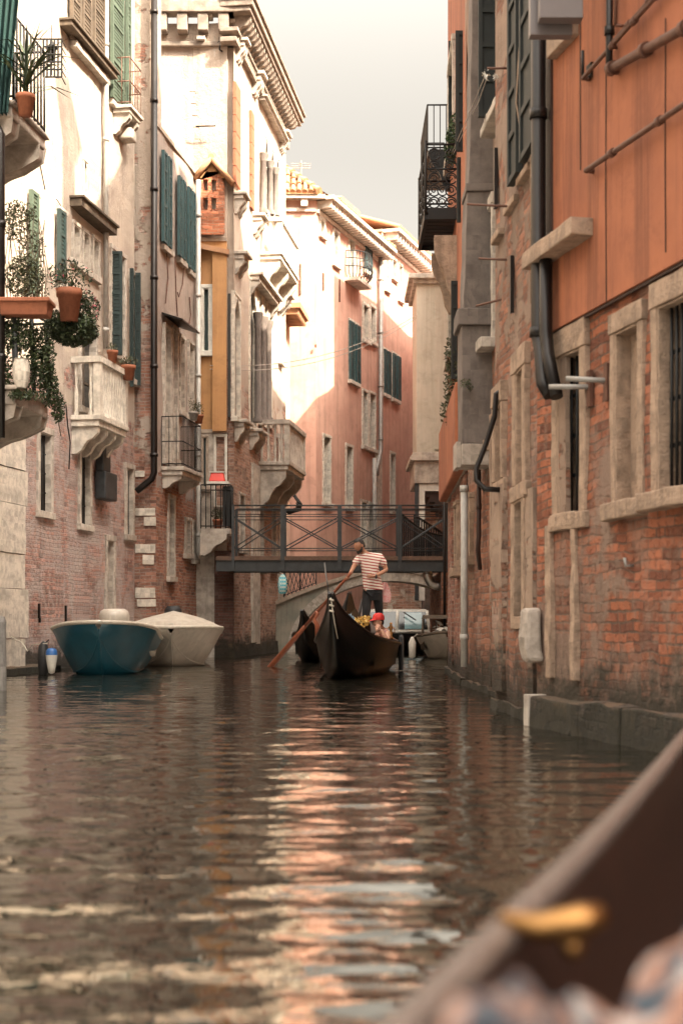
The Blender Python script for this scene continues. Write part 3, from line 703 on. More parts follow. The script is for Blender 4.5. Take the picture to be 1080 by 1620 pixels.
# ---- second house on the right: brown plaster / rubble
W2 = side(1.745, 12.53, -.061, True)
b2 = thing('brown_plaster_house', (2.2, 13.7, 0), 'narrow brown house with peeling rubble wall next to the orange stucco one', 'house')
s20 = W2.s_(849); s21 = W2.s_(783)
holes = [rect(W2, 821, 833, 585, 766), rect(W2, 818, 832, 792, 975), rect(W2, 787, 797, 640, 760)]
facade(b2, W2, s20, s21, 0, 16.4, 'brick_brown', holes, depth=.11, body=5, uneven=.05)
window(b2, W2, holes[0], fw=.14, fm='stone_warm', pane='stone_warm', mull=False, d=.11, lintel=.2, sillout=.06)
window(b2, W2, holes[1], fw=.12, fm='stone_warm', pane='dark', mull=False, d=.11, lintel=.14, sill=False)
window(b2, W2, holes[2], fw=.10, fm='stone_warm', pane='stone_warm', d=.11, mull=False, lintel=.2, sillout=.04)
m = MB(); a, c = sorted((W2.s_(784), W2.s_(801))); W2.box(m, a, c, .2, W2.z(792, 770), -.02, .05); m.build('pilaster', 'plaster_brown', b2, rough=.02)
m = MB(); a, c = sorted((W2.s_(812), W2.s_(848))); W2.box(m, a, c, .1, W2.z(830, 775), -.02, .04); W2.box(m, W2.s_(832) - .04 if False else c - .001, c + .0, .1, .2, 0, .01)
# rendered lower wall around the doorway (leave the opening clear)
m = MB(); dz0, dz1 = holes[1][2], holes[1][3]; d0, d1 = holes[1][0] - .12, holes[1][1] + .12
W2.box(m, W2.s_(848), d0, .1, W2.z(836, 775), -.02, .035); W2.box(m, d0, d1, dz1 + .14, W2.z(836, 775) - .002, -.02, .033)
m.build('render_panel', 'plaster_brown', b2, rough=.012)
m = MB(); a, c = sorted((W2.s_(802), W2.s_(815))); m2 = MB()
W2.box(m2, s20, s21, -.4, .10, -.1, .05); m2.build('footing', 'mossy', b2, rough=.04)
for (xa, xb, yb) in ((845, 825, 265), (820, 806, 306)):
    a, c = sorted((W2.s_(xa, .08), W2.s_(xb, .08))); shutter_leaf(b2, W2, a, c, W2.z((xa + xb) / 2, yb), 9.6, .06, .05, 'shutter_black', louvre=False)
# long projecting sills, aligned in two rows
for (xa, xb, yc) in ((826, 846, 255), (806, 824, 305), (786, 800, 355)):
    a, c = sorted((W2.s_(xa), W2.s_(xb))); m = MB(); z = W2.z((xa + xb) / 2, yc + 12); W2.box(m, a + (c - a) * .1, c, z - .07, z, -.02, .07); m.build('sill', 'stone_warm', b2, bevel=.012, rough=.015)
for (px, y0, y1, r) in ((812, 405, 495, .025), (786, 235, 330, .03)):
    a = W2.s_(px); m = MB(); W2.box(m, a - r, a + r, W2.z(px, y1), W2.z(px, y0), 0, .035); m.build('iron_tie', 'pipe_dark', b2)
# bent black pipe hanging off the wall
a = W2.s_(797); z0 = W2.z(797, 618); zz = W2.z(797, 775)
pipe(b2, [W2.p(a, .02, z0), W2.p(a + .02, .08, z0 - .03), W2.p(a + .05, .09, z0 - .25), W2.p(a + .08, .18, z0 - .55), W2.p(a + .1, .27, zz + .22), W2.p(a + .07, .27, zz + .1), W2.p(a + .03, .19, zz + .01), W2.p(a, .02, zz)], .028, 'pipe_dark', 'bent_pipe', n=12)
wallpipe(b2, W2, 840, -200, 480, .012, 'stone_warm', out=.04, name='conduit', step=50)
a = W2.s_(838); m = MB(); m.tube([W2.p(a, .1, W2.z(838, 75)), W2.p(a + .05, .12, W2.z(838, 160)), W2.p(a, .05, W2.z(838, 250))], .008, 5); m.build('cable', 'stone_warm', b2)
# iron rods carrying drying lines
m = MB()
for (px, py, pe, pye, Yd) in ((812, 108, 770, 108, 0), (814, 327, 738, 323, .2), (803, 411, 757, 409, .2), (795, 473, 753, 484, .3)):
    a = W2.s_(px); q = W2.p(a, 0, W2.z(px, py)); m.tube([q, P(pe, pye, q.y + Yd)], .012, 6)
m.build('iron_rod', 'pipe_rust', b2)

# ---- third house: brick with a hanging chimney breast
W3 = side(1.88, 17.5, -.045, True)
b3 = thing('brick_house_with_flue', (2.5, 17.6, 0), 'tall narrow brick house carrying the long grey cement flue on its canal wall', 'house')
s30 = W3.s_(783) - 2.4; s31 = W3.s_(735)
holes = [rect(W3, 776, 782, 330, 540, at=779), rect(W3, 741, 746, 790, 880), rect(W3, 770, 776, 560, 700, at=773)]
facade(b3, W3, s30, s31, 0, 15.2, 'brick_brown', holes, depth=.25, body=5, uneven=.07)
for h in holes[:1]: window(b3, W3, h, fw=.10, fm='stone_pale', pane='pane_grey', d=.15, sillout=.2, lintel=.14)
window(b3, W3, holes[1], fw=.08, fm='stone_warm', pane='dark', mull=False, d=.2)
window(b3, W3, holes[2], fw=.07, fm='stone_warm', pane='dark', mull=False, d=.2)
Yq = 17.7
fl = MB(); A = P(730, 735, Yq); B = P(771, 735, Yq); zb = A.z; zc0 = P(0, 515, Yq).z; zc1 = P(0, 488, Yq).z
fl.box(A.x, 1.92, Yq, Yq + .62, zb + .26, zc0)
fl.box(A.x - .05, 1.93, Yq - .05, Yq + .68, zc0, zc1)
def flx(px): return P(px, 0, Yq).x
zz1, zz2, zz3 = P(0, 302, Yq).z, P(0, 290, Yq).z, 13.5
fl.hexa([(flx(733), Yq, zc1), (1.92, Yq, zc1), (1.92, Yq + .6, zc1), (flx(733), Yq + .6, zc1), (flx(739), Yq, zz1), (1.92, Yq, zz1), (1.92, Yq + .6, zz1), (flx(739), Yq + .6, zz1)])
fl.box(flx(736.5), 1.93, Yq - .03, Yq + .63, zz1, zz2)
fl.hexa([(flx(741), Yq, zz2), (1.92, Yq, zz2), (1.92, Yq + .5, zz2), (flx(741), Yq + .5, zz2), (flx(757), Yq, zz3), (1.92, Yq, zz3), (1.92, Yq + .5, zz3), (flx(757), Yq + .5, zz3)])
f_ = fl.build('flue', 'concrete', b3, bevel=.012, rough=.012)
m = MB(); m.box(A.x - .0, 1.925, Yq - .004, Yq + .625, zb, zb + .26); m.build('flue_base', 'concrete_pale', f_, bevel=.01, rough=.01)
m = MB(); m.box(A.x - .06, A.x - .004, Yq + .1, Yq + .6, zb - .02, zb + .3); m.build('flue_edge', 'concrete_pale', f_)
# big dark shutter swung out beside the flue
m = MB()
shA = Wall((P(756, 0, 16.9).x, 16.9), (1, 0), (0, -1))
shutter_leaf(b3, shA, 0, P(786, 0, 16.9).x - P(756, 0, 16.9).x, P(0, 186, 16.9).z, 8.6, 0, .05, 'shutter_black', louvre=False)
shB = Wall((P(786, 0, 16.6).x, 16.6), (1, 0), (0, -1))
shutter_leaf(b3, shB, 0, .10, P(0, 175, 16.6).z, 8.6, 0, .05, 'shutter_black', louvre=False)
for (px, yc, o) in ((790, 192, .2), (803, 165, .2)):
    a = W3.s_(px); m = MB(); z = W3.z(px, yc); W3.box(m, a - .28, a + .28, z - .11, z, -.02, .2); m.build('sill', 'stone_pale', b3, bevel=.015, rough=.02)
a = W3.s_(768); m = MB(); W3.box(m, a - .25, a + .25, W3.z(768, 590), W3.z(768, 575), -.02, .14); m.build('sill', 'stone_warm', b3, rough=.02)
wallpipe(b3, W3, 757, 735, 850, .03, 'pipe_brown', out=.07, tail=[(.1, .0, -.15), (.25, -.05, -.4)])
m = MB(); W3.box(m, s30 + 1.3, s31, -.4, .08, -.1, .05); m.build('footing', 'mossy', b3, rough=.05)
m = MB(); a = W3.s_(782); W3.box(m, a - .02, a + .12, .1, W3.z(782, 655), 0, .05); m.build('pilaster', 'plaster_brown', b3, rough=.02)

# ---- fourth house: orange above pinkish brick, iron balcony
W4 = side(1.755, 20.05, .027, True)
b4 = thing('narrow_orange_house', (2.6, 24, 0), 'tall orange plastered house at the right end of the footbridge with pinkish brick below', 'house')
s40 = W4.s_(737); s41 = W4.s_(708)
holes = [rect(W4, 722, 726, 800, 900), rect(W4, 712, 720, 450, 560, at=716), rect(W4, 712, 719, 90, 240, at=716)]
zbr = W4.z(712, 785)
facade(b4, W4, s40, s41, 0, zbr, 'brick_pink', holes[:1], depth=.25, body=6, uneven=.05)
facade(b4, W4, s40, s41, zbr, 17.0, 'orange_stucco', holes[1:], depth=.25, body=6, name='upper_wall')
def shade_gable(b, x0, x1, prof, z0, mat, name):
    n = len(prof); A = [(x0(y) if callable(x0) else x0, y, z) for y, z in prof]; B = [(x1, y, z) for y, z in prof]
    A = [(A[0][0], prof[0][0], z0)] + A + [(A[-1][0], prof[-1][0], z0)]; B = [(x1, prof[0][0], z0)] + B + [(x1, prof[-1][0], z0)]; k = n + 2
    m = MB(); m.add(A + B, [tuple(range(k)), tuple(range(2 * k - 1, k - 1, -1))] + [(j, (j + 1) % k, k + (j + 1) % k, k + j) for j in range(k)]); return m.build(name, mat, b)
m = MB(); m.hexa([(2.35, 20.5, 16.8), (2.85, 20.5, 16.8), (2.85, 21.0, 16.8), (2.35, 21.0, 16.8), (2.4, 20.55, 20.6), (2.8, 20.55, 20.6), (2.8, 20.95, 20.6), (2.4, 20.95, 20.6)]); m.hexa([(2.35, 20.5, 20.6), (2.85, 20.5, 20.6), (2.85, 21.0, 20.6), (2.35, 21.0, 20.6), (2.1, 20.3, 21.3), (3.1, 20.3, 21.3), (3.1, 21.2, 21.3), (2.1, 21.2, 21.3)]); m.build('chimney', 'brick_chim', b4)
shade_gable(b4, lambda y: 1.8 + .027 * (y - 20.05), 7, [(20.1, 16.6 + .5), (21.2, 17.2), (22.2, 18.2), (24.5, 19.4), (25.8, 20.4), (27.1, 21.8)], 17.07, 'orange_stucco', 'shade_gable')  # unseen roofline above the frame, profile shaped for the shade on the left walls
m = MB(); W4.box(m, s40, s41 + .04, zbr - .02, W4.z(716, 662), .002, .16); m.build('overhang', 'orange_stucco', b4, bevel=.03)
window(b4, W4, holes[0], fw=.06, fm='stone_warm', pane='dark', mull=False, d=.2)
for h in holes[1:]: window(b4, W4, h, fw=.10, fm='stone_pale', pane='pane', d=.2)
wallpipe(b4, W4, 734, 770, 1055, .05, 'pipe_white', out=.08, tail=None)
m = MB(); W4.box(m, s40 + .4, s41 + .1, -.4, .09, -.1, .05); m.build('footing', 'mossy', b4, rough=.05)
m = MB(); a = W4.s_(717); W4.box(m, a - .12, a + .12, .2, zbr - .1, -.01, .04); m.build('pilaster', 'brick_pink', b4, rough=.02)
# shutters swung square to the wall, seen flat from the water
for (xa, xb, ya, yb, Y) in ((720, 748, 50, 240, 20.9), (709, 721, 66, 250, 24.5), (713, 730, 445, 600, 22.3), (722, 741, 250, 352, 21.4)):
    wl = Wall((P(xa, 0, Y).x, Y), (1, 0), (0, -1)); shutter_leaf(b4, wl, 0, P(xb, 0, Y).x - P(xa, 0, Y).x, P(0, yb, Y).z, P(0, ya, Y).z, 0, .045, 'shutter_black', louvre=False)
# lower iron balcony with scrolls
def scroll_panel(mb, f, wd, h, r=.012):
    n = 3; cw = wd / 2; k = 5
    for i in range(2):
        for j in range(k):
            cx = cw * (i + .5); cz = h * (j + .5) / k; rr = min(cw, h / k) * .46
            mb.tube([f(cx + rr * math.cos(t * math.pi / 6), cz + rr * math.sin(t * math.pi / 6)) for t in range(12)] , r, 5)
            sg = 1 if (i + j) % 2 else -1
            mb.tube([f(cx + sg * rr * (1 - t / 14) * math.cos(t * .55) * .75, cz + rr * (1 - t / 14) * math.sin(t * .55) * .75) for t in range(13)], r * .9, 5)
Yb = 22.6; wx = W4.p(W4.s_(712), 0, 0).x
zf = P(0, 340, Yb).z; x_out = P(673, 0, Yb).x; xin = 1.90; L = 1.9
sl = MB()
for i in range(9): sl.box(x_out, xin, Yb + L * i / 9, Yb + L * (i + .82) / 9, zf + .0, zf + .045)
sl.box(x_out - .02, x_out + .04, Yb, Yb + L, zf - .07, zf + .07); sl.box(x_out + .04, xin, Yb - .02, Yb + .03, zf - .07, zf + .1); sl.box(x_out + .04, xin, Yb + L - .03, Yb + L + .02, zf - .07, zf + .07)
bal = sl.build('balcony', 'iron', b4)
rl = MB(); hh = 1.02
scroll_panel(rl, lambda a, c: Vector((x_out + a, Yb, zf + .1 + c)), (xin - x_out) * .95, hh - .06)
scroll_panel(rl, lambda a, c: Vector((x_out, Yb + a, zf + .1 + c)), L * .5, hh - .06)
scroll_panel(rl, lambda a, c: Vector((x_out, Yb + L * .5 + a, zf + .1 + c)), L * .5, hh - .06)
scroll_panel(rl, lambda a, c: Vector((x_out + a, Yb + L, zf + .1 + c)), (xin - x_out) * .95, hh - .06)
for zz in (zf + .1, zf + .1 + hh * .62, zf + .1 + hh): rl.tube([(xin, Yb, zz), (x_out, Yb, zz), (x_out, Yb + L, zz), (xin, Yb + L, zz)], .018, 6)
for y in (Yb, Yb + L * .5, Yb + L): rl.tube([(x_out, y, zf), (x_out, y, zf + hh + .16)], .022, 6)
rl.build('railing', 'iron', bal)
for q in (0, 1.1):
    m = MB(); bracket(W4, W4.s_(722) + q, .16, P(0, 350, 21.6).z, .34, .95, m); m.build('bracket', 'stone_warm', b4, bevel=.02)
# upper plain balcony
Yb = 25.0; zf2 = P(0, 238, Yb).z; x_o = P(676, 0, Yb).x; L2 = 2.0; h2 = P(0, 166, Yb).z - zf2
sl = MB(); sl.box(x_o, 1.95, Yb, Yb + L2, zf2 - .1, zf2); bal = sl.build('balcony', 'concrete', b4)
rl = MB()
for zz in (zf2 + .05, zf2 + h2): rl.tube([(1.95, Yb, zz), (x_o, Yb, zz), (x_o, Yb + L2, zz), (1.95, Yb + L2, zz)], .016, 6)
for i in range(5): x = x_o + (1.95 - x_o) * i / 4; rl.tube([(x, Yb, zf2), (x, Yb, zf2 + h2)], .009, 5)
for i in range(22): y = Yb + L2 * i / 21; rl.tube([(x_o, y, zf2), (x_o, y, zf2 + h2)], .011, 5)
rl.build('railing', 'iron', bal)
m = MB(); bracket(W4, W4.s_(710) - .3, .14, zf2 - .1, .36, .7, m); m.build('bracket', 'iron', bal)

def plant(name, label, cat, spots, size, mat='leaf', group=None, stems=None):
    c0 = Vector(spots[0][0]); t = thing(name, (c0.x, c0.y, c0.z - spots[0][1][2]), label, cat, group)
    m = MB()
    for c, r, n in spots: m.leaves(c, r, n, size, .1)
    m.build('foliage', mat, t)
    if stems:
        s = MB()
        for st in stems: s.tube(st, .007, 4, False)
        s.build('stem', 'wood_old', t)
    return t
plant('shrub', 'feathery green shrub growing on the iron balcony above the grey flue', 'plant', [(P(724, 215, 22.9), (.20, .22, .36), 520), (P(716, 240, 22.9), (.16, .2, .22), 260)], .045, 'leaf_dark', stems=[[P(722, 255, 22.9), P(724, 190, 22.9)]])
plant('hanging_plant', 'straggly olive plant hanging down beside the grey flue above the orange overhang', 'plant',
      [(P(716, 560, 22.5), (.14, .25, .35), 300), (P(713, 610, 22.5), (.12, .25, .45), 380), (P(708, 650, 22.5), (.13, .2, .25), 160), (P(724, 585, 22.3), (.08, .1, .4), 150)], .035, 'leaf_olive', stems=[[P(722, 540, 22.3), P(712, 600, 22.4), P(706, 665, 22.5)]])
plant('wall_weed', 'small weed sprouting from the side of the grey cement flue', 'plant', [(P(736, 606, 17.55), (.07, .05, .07), 70), (P(742, 612, 17.6), (.05, .05, .06), 40)], .022, 'leaf_olive', stems=[[P(733, 600, 17.65), P(745, 618, 17.6)]])
# rags pegged to an iron rod, and the drying line
rg = thing('laundry_line', P(770, 118, 14.4), 'white rags and pegs bunched on a pulley at the end of a rusty rod', 'laundry line')
m = MB(); m.leaves(P(768, 117, 14.5), (.035, .03, .05), 12, .04, 0); m.leaves(P(783, 121, 14.5), (.02, .02, .03), 6, .035, 0); m.build('rag', 'white_paint', rg)
m = MB(); m.tube([P(770, 122, 14.5), P(757, 160, 16.5), P(716, 245, 22.8)], .006, 5); m.tube([P(766, 122, 14.5), P(714, 243, 22.8)], .005, 5); m.build('line', 'wire', rg)

# ---- unseen houses added behind the right bank, rooflines shaped to throw the shade
b5 = thing('unseen_rear_house', (6, 32, 0), 'unseen tall orange house added beyond the narrow orange one to cast shade', 'house')
shade_gable(b5, 3.42, 9, [(27.6, 21.5), (30, 20.5), (32, 18.4), (34.3, 16.4), (36.8, 14.8), (41, 14.0), (45.2, 13.7)], 0, 'orange_house', 'wall')
b5b = thing('unseen_corner_house', (5, 50, 0), 'unseen tall house added behind the cream corner house to shade the pink one', 'house')
shade_gable(b5b, lambda y: 3.52 + (y - 45.3) * .079, 10, [(45.3, 17.7), (51, 16.3), (56, 14.6), (60, 14.0)], 0, 'pink_stucco', 'wall')  # added out of view, sloping top set by the shadow on the pink wall

# ---- cream classical house beyond the bridge
Yc = 46.2; Wc = front(Yc)
b6 = thing('cream_corner_house', (3.5, Yc, 0), 'cream corner house with flat cornice and blank panelled wall beside the pink house', 'house')
x0 = P(659, 0, Yc).x; zt = P(0, 435, Yc).z; zl = P(0, 716, Yc).z; zl2 = P(0, 760, Yc).z
m = MB(); m.box(x0, 8, Yc, Yc + 2.8, zl, zt - .3); m.build('wall', 'cream_stucco', b6)
m = MB(); m.box(x0 - .12, 8, Yc - .12, Yc + 3.3, zt - .3, zt - .16); m.box(x0 - .26, 8, Yc - .26, Yc + 3.4, zt - .16, zt); m.build('cornice', 'stone_pale', b6, bevel=.02)
m = MB(); xp = P(687, 0, Yc).x; m.box(xp, 8, Yc - .06, Yc - .002, zl + .1, zt - .42); m.build('wall_panel', 'cream_stucco', b6, bevel=.01)
m = MB(); m.box(x0 - .22, 8, Yc - .2, Yc + 3.3, zl - .28, zl - .12); m.box(x0 - .14, 8, Yc - .12, Yc + 3.2, zl - .12, zl); m.box(x0 - .08, 8, Yc - .06, Yc + 3.1, zl2 - .1, zl - .28); m.build('ledge', 'stone_pale', b6, bevel=.02)
m = MB(); m.box(x0 - .06, x0 + .06, Yc, Yc + .16, 1.6, zl2 - .1); m.build('post', 'iron_grey', b6)
m = MB(); m.box(x0 + .08, x0 + .26, Yc + .02, Yc + .16, 1.6, zl2 - .1); m.box(x0 + .26, 8, Yc + .02, Yc + .16, zl2 - .34, zl2 - .1); m.build('door_frame', 'white_paint', b6)
m = MB()
for i in range(5): xa = P(672 + i * 8, 0, Yc).x; m.box(xa, 8, Yc + .17, Yc + 2.5, zl2 - .36 - i * .16 - .16, zl2 - .36 - i * .16)
m.build('bracket', 'pipe_brown', b6)
m = MB(); xa = P(695, 0, Yc).x; m.box(xa, xa + .12, Yc + .5, Yc + .7, 1.6, zl2 - 1.0); m.build('post', 'pipe_rust', b6)
b6b = thing('back_brick_wall', (4.2, 50.2, 0), 'weathered pale brick wall seen under the cream house and through the stone arch', 'wall')
m = MB(); m.box(P(664, 0, 50).x, 9, 50, 50.5, 0, 6.6); m.box(P(598, 0, 50).x, P(664, 0, 50).x, 50.02, 50.4, 0, 2.3)
m.build('wall', 'far_brick', b6b)
m = MB(); m.box(P(668, 0, 49.3).x, 9, 49.2, 49.8, 0, 2.1); m.build('buttress', 'concrete', b6b, rough=.03)

# ---- pink house closing the view
Yp = 47.0; mp = .338; xc = (500 - HX) / F * Yp
Wp = Wall((xc, Yp), (mp, 1), (1, -mp))
b7 = thing('pink_house', (xc - 2, Yp + 2, 0), 'big pink plastered house closing the view with tiled roof, drainpipe and small basket balcony', 'house')
sA = 0.0; sB = Wp.s_(603); ze = 14.85
def pr(px0, px1, yt, yb): return rect(Wp, px0, px1, yt, yb)
HW = dict(p1=pr(573.5, 581, 484, 538), p2=pr(585, 592.5, 487, 541), bal=pr(552, 559, 378, 446), sh=pr(552, 564, 512, 604),
          q1=pr(573, 580, 620, 706), q2=pr(584, 592, 624, 710), t1=pr(511, 521, 692, 796), t2=pr(547, 556, 707, 802),
          g1=pr(571, 578, 795, 868), g2=pr(582, 588, 798, 870), u1=pr(506, 512, 348, 372), u2=pr(527, 534, 368, 418), u3=pr(576, 584, 392, 430))
facade(b7, Wp, sA, sB, 0, ze, 'pink_stucco', [h for h in HW.values()], depth=.22, body=7)
for k in HW:
    pm = 'pane' if k in ('t1', 't2', 'q1', 'q2', 'p1', 'p2', 'g1', 'g2', 'bal', 'sh') else 'pane_grey'
    window(b7, Wp, HW[k], fw=.10, fm='stone_white', pane=pm, d=.2, proud=.05, sillout=.12, mull=k not in ('t1', 't2'))
Wpf = Wall((xc, Yp), (1, .03), (.03, -1))
m = MB(); Wpf.box(m, -6, 0.0, 0, ze, -3, .0); m.build('front_wall', 'pink_stucco', b7)
m = MB()
for px, ya, yb in ((475, 418, 466), (510, 432, 460), (536, 442, 478), (498, 545, 550)):
    wl = Wpf if px < 498 else Wp; a = wl.s_(px); wl.box(m, a - .025, a + .025, wl.z(px, yb), wl.z(px, ya), 0, .05)
m.build('iron_tie', 'pipe_rust', b7)
# teal shutters
for k, (pa, pb) in dict(sh=((550, 556), (559.5, 566)), bal=((561, 567.5),)).items() if False else (('sh', ((550, 556.5), (560, 566.5))), ('u3', ((574.5, 578.5), (580, 585)))):
    for xa, xb in (pa, pb):
        a, c = sorted((Wp.s_(xa), Wp.s_(xb))); shutter_leaf(b7, Wp, a, c, HW[k][2] - .02, HW[k][3], .06, .05, 'shutter_teal')
# basket balcony
bs = MB(); h = HW['bal']; z0 = h[2] - .02; am = (h[0] + h[1]) / 2
Wp.box(bs, am - .75, am + .85, z0 - .1, z0, 0, .5); bo = bs.build('balcony', 'stone_white', b7)
bs = MB()
for i in range(17):
    t = math.pi * i / 16; ca, sa = math.cos(t), math.sin(t)
    bs.tube([Wp.p(am + .05 + .8 * ca * k, .05 + .62 * sa * k, z0 + zz) for k, zz in ((.8, 0), (1.05, .2), (1.1, .4), (.98, .7), (1.0, .95))], .014, 4)
for k, zz in ((1.1, .4), (.98, .7), (1.0, .95)):
    bs.tube([Wp.p(am + .05 + .8 * math.cos(math.pi * i / 16) * k, .05 + .62 * math.sin(math.pi * i / 16) * k, z0 + zz) for i in range(17)], .018, 4)
bs.build('railing', 'iron_grey', bo)
wallpipe(b7, Wp, 602, 388, 712, .085, 'pipe_grey', out=.14, tail=[(-.15, 0, -.25), (-.45, 0, -.7), (-.5, 0, -1.0)])
pxs = Wp.s_(596); m = MB(); Wp.box(m, pxs - .25, pxs + .35, 0, Wp.z(596, 718), 0, .1); m.build('door_panel', 'stone_white', b7)
wallpipe(b7, Wp, 592, 725, 900, .08, 'pipe_white', out=.2)
# moulded eaves
m = MB()
Wp.box(m, -.05, sB, ze - .02, ze + .1, -.3, .62); Wp.box(m, -.0, sB, ze - .42, ze - .3, 0, .08)
n = 26
for i in range(n):
    a = sB * (i + .3) / n; Wp.box(m, a, a + .16, ze - .26, ze - .02, 0, .5)
Wpf.box(m, -6, .3, ze - .02, ze + .1, -.3, .3); Wpf.box(m, -6, .0, ze - .4, ze - .28, 0, .08)
for i in range(7): a = -.5 - i * .75; Wpf.box(m, a, a + .22, ze - .26, ze - .02, 0, .24)
m.build('cornice', 'stone_white', b7)
# tiled hipped roof: rows of half round tiles
ap = Vector((xc - 2.6, Yp + 3.2, ze + 3.0)); C0 = Vector((xc + .1, Yp - .35, ze + .1))
m = MB(); far = Wp.p(sB, .6, ze + .1); rf = Wp.p(sB, -3.0, ze + 1.7)
m.add([C0, C0 + Vector((-7, -.2, 0)), ap + Vector((-4.4, 0, 0)), ap], [(0, 3, 2, 1)])
m.add([C0 + Vector((.3, .1, 0)), far, rf, ap], [(0, 1, 2, 3)])
for i in range(30):
    d = .06 + i * .2; e = C0 + Vector((-d, -.02, .03)); L = min(d * 1.35, 3.5); sl_ = 3.0 / 3.55
    q = e + Vector((0, L, L * sl_)); k = max(1, int(L / .38))
    for j in range(k):
        a = e.lerp(q, j / k); c = e.lerp(q, (j + 1.12) / k); m.tube([a + Vector((0, 0, .035)), c], [.085, .065], 8)
for i in range(26):
    t = (i + .5) / 26; e = C0.lerp(far, t) + Vector((0, 0, .04)); q = ap.lerp(rf, t)
    for j in range(9): a = e.lerp(q, j / 9); c = e.lerp(q, (j + 1.1) / 9); m.tube([a + Vector((0, 0, .03)), c], [.09, .07], 6)
for j in range(12): a = C0.lerp(ap, j / 12); c = C0.lerp(ap, (j + 1.1) / 12); m.tube([a + Vector((0, 0, .1)), c + Vector((0, 0, .06))], [.12, .09], 8)
m.build('roof', 'tile', b7)
# roof terrace dormer and chimney with antennas
dq = Wp.p(Wp.s_(575), -1.6, 0); m = MB(); a = Wp.s_(574); c = Wp.s_(600); Wp.box(m, a, c, ze + .4, ze + 1.45, -3.4, -1.0); dm = m.build('dormer', 'pink_pale', b7)
m = MB(); Wp.box(m, a - .15, c + .15, ze + 1.45, ze + 1.53, -3.6, -.8)
for i in range(14): q = a + (c - a) * i / 13; m.tube([Wp.p(q, -.8, ze + 1.56), Wp.p(q, -3.4, ze + 1.75)], .09, 6)
m.build('dormer_roof', 'tile', dm)
m = MB(); q = Wp.p(Wp.s_(528), -2.2, ze + 1.5); 
for dx, dz in ((0, .9), (2.2, .6)):
    b_ = q + Vector((dx * .4, dx, 0)); m.tube([b_, b_ + Vector((0, 0, dz + .7))], .02, 4)
    for k in (-.25, 0, .25): m.tube([b_ + Vector((-.35, k, dz + .5)), b_ + Vector((.35, k, dz + .5))], .012, 4)
    m.tube([b_ + Vector((0, -.4, dz + .5)), b_ + Vector((0, .4, dz + .5))], .012, 4)
m.build('antenna', 'wire', b7)

b8 = thing('pink_house', (1.6, 57, 0), 'farther pink house with dentilled eaves standing between the drainpipe and the cream one', 'house')
sC = Wp.s_(683); ze2 = 15.75
H2 = [rect(Wp, 609, 614, 404, 458), rect(Wp, 620, 626, 412, 440), rect(Wp, 630, 635, 420, 474), rect(Wp, 606, 613, 555, 624), rect(Wp, 619.5, 629, 562, 632), rect(Wp, 617, 623, 718, 808)]
facade(b8, Wp, sB + .004, sC, 0, ze2, 'pink_stucco', H2, depth=.22, body=7)
for i, h in enumerate(H2): window(b8, Wp, h, fw=.09, fm='stone_white', pane='pane' if i > 4 else 'pane_grey', d=.2, mull=i < 5)
for (xa, xb, h) in ((605, 608.5, H2[3]), (610.5, 615, H2[3]), (618.5, 623, H2[4]), (625.5, 630.5, H2[4])):
    a, c = sorted((Wp.s_(xa), Wp.s_(xb))); shutter_leaf(b8, Wp, a, c, h[2], h[3], .06, .05, 'shutter_teal')
m = MB(); Wp.box(m, sB + .2, sC + .1, ze2 - .02, ze2 + .1, -.3, .66); Wp.box(m, sB + .2, sC, ze2 - .48, ze2 - .36, 0, .08)
for i in range(19):
    a = sB + .3 + (sC - sB - .4) * i / 19; Wp.box(m, a, a + .16, ze2 - .3, ze2 - .02, 0, .55)
m.build('cornice', 'stone_white', b8)
m = MB(); e0, e1 = Wp.p(sB + .2, .66, ze2 + .1), Wp.p(sC + .1, .66, ze2 + .1); r0, r1 = Wp.p(sB + .2, -3.6, ze2 + 1.5), Wp.p(sC + .1, -3.6, ze2 + 1.5)
m.add([e0, e1, r1, r0], [(0, 1, 2, 3)])
for i in range(34):
    t = (i + .5) / 34; a, c = e0.lerp(e1, t), r0.lerp(r1, t); m.tube([a + Vector((0, 0, .05)), c + Vector((0, 0, .05))], .1, 6)
m.build('roof', 'tile', b8)

# ================================================================== LEFT BANK
# ---- near house on the left: only its balconies reach into view
bl = thing('near_balcony_house', (-6, 20, 0), 'nearest house at the left edge with two mossy stone balconies jutting over the canal', 'house')
W0 = side(-5.62, 21, .12)
m = MB(); W0.box(m, -12, .6, 0, 12.2, -5, 0); m.build('wall', 'stone_pale', bl)
def near_balcony(z, mat, Yn, Lq, xo, bh, slabh=.17):
    a0 = Yn - 21; wl = W0
    mb = MB(); wl.box(mb, a0, a0 + Lq, z - slabh, z - .06, 0, xo - .05); wl.box(mb, a0 - .05, a0 + Lq + .05, z - .06, z, 0, xo)
    s = mb.build('balcony', mat, bl, bevel=.02, rough=.012)
    for q in (.15, Lq - .15):
        mb = MB(); bracket(wl, a0 + q, .26, z - slabh, xo * .95, bh, mb); mb.build('bracket', mat, s, bevel=.03, rough=.015)
    return s
zlo = P(0, 622, 20).z; zhi = P(0, 186, 20).z
s1 = near_balcony(zhi, 'concrete_pale', 19.5, 1.4, 1.38, .80, .22)
s2 = near_balcony(zlo, 'concrete_pale', 19.5, 1.4, 1.42, .62, .26)
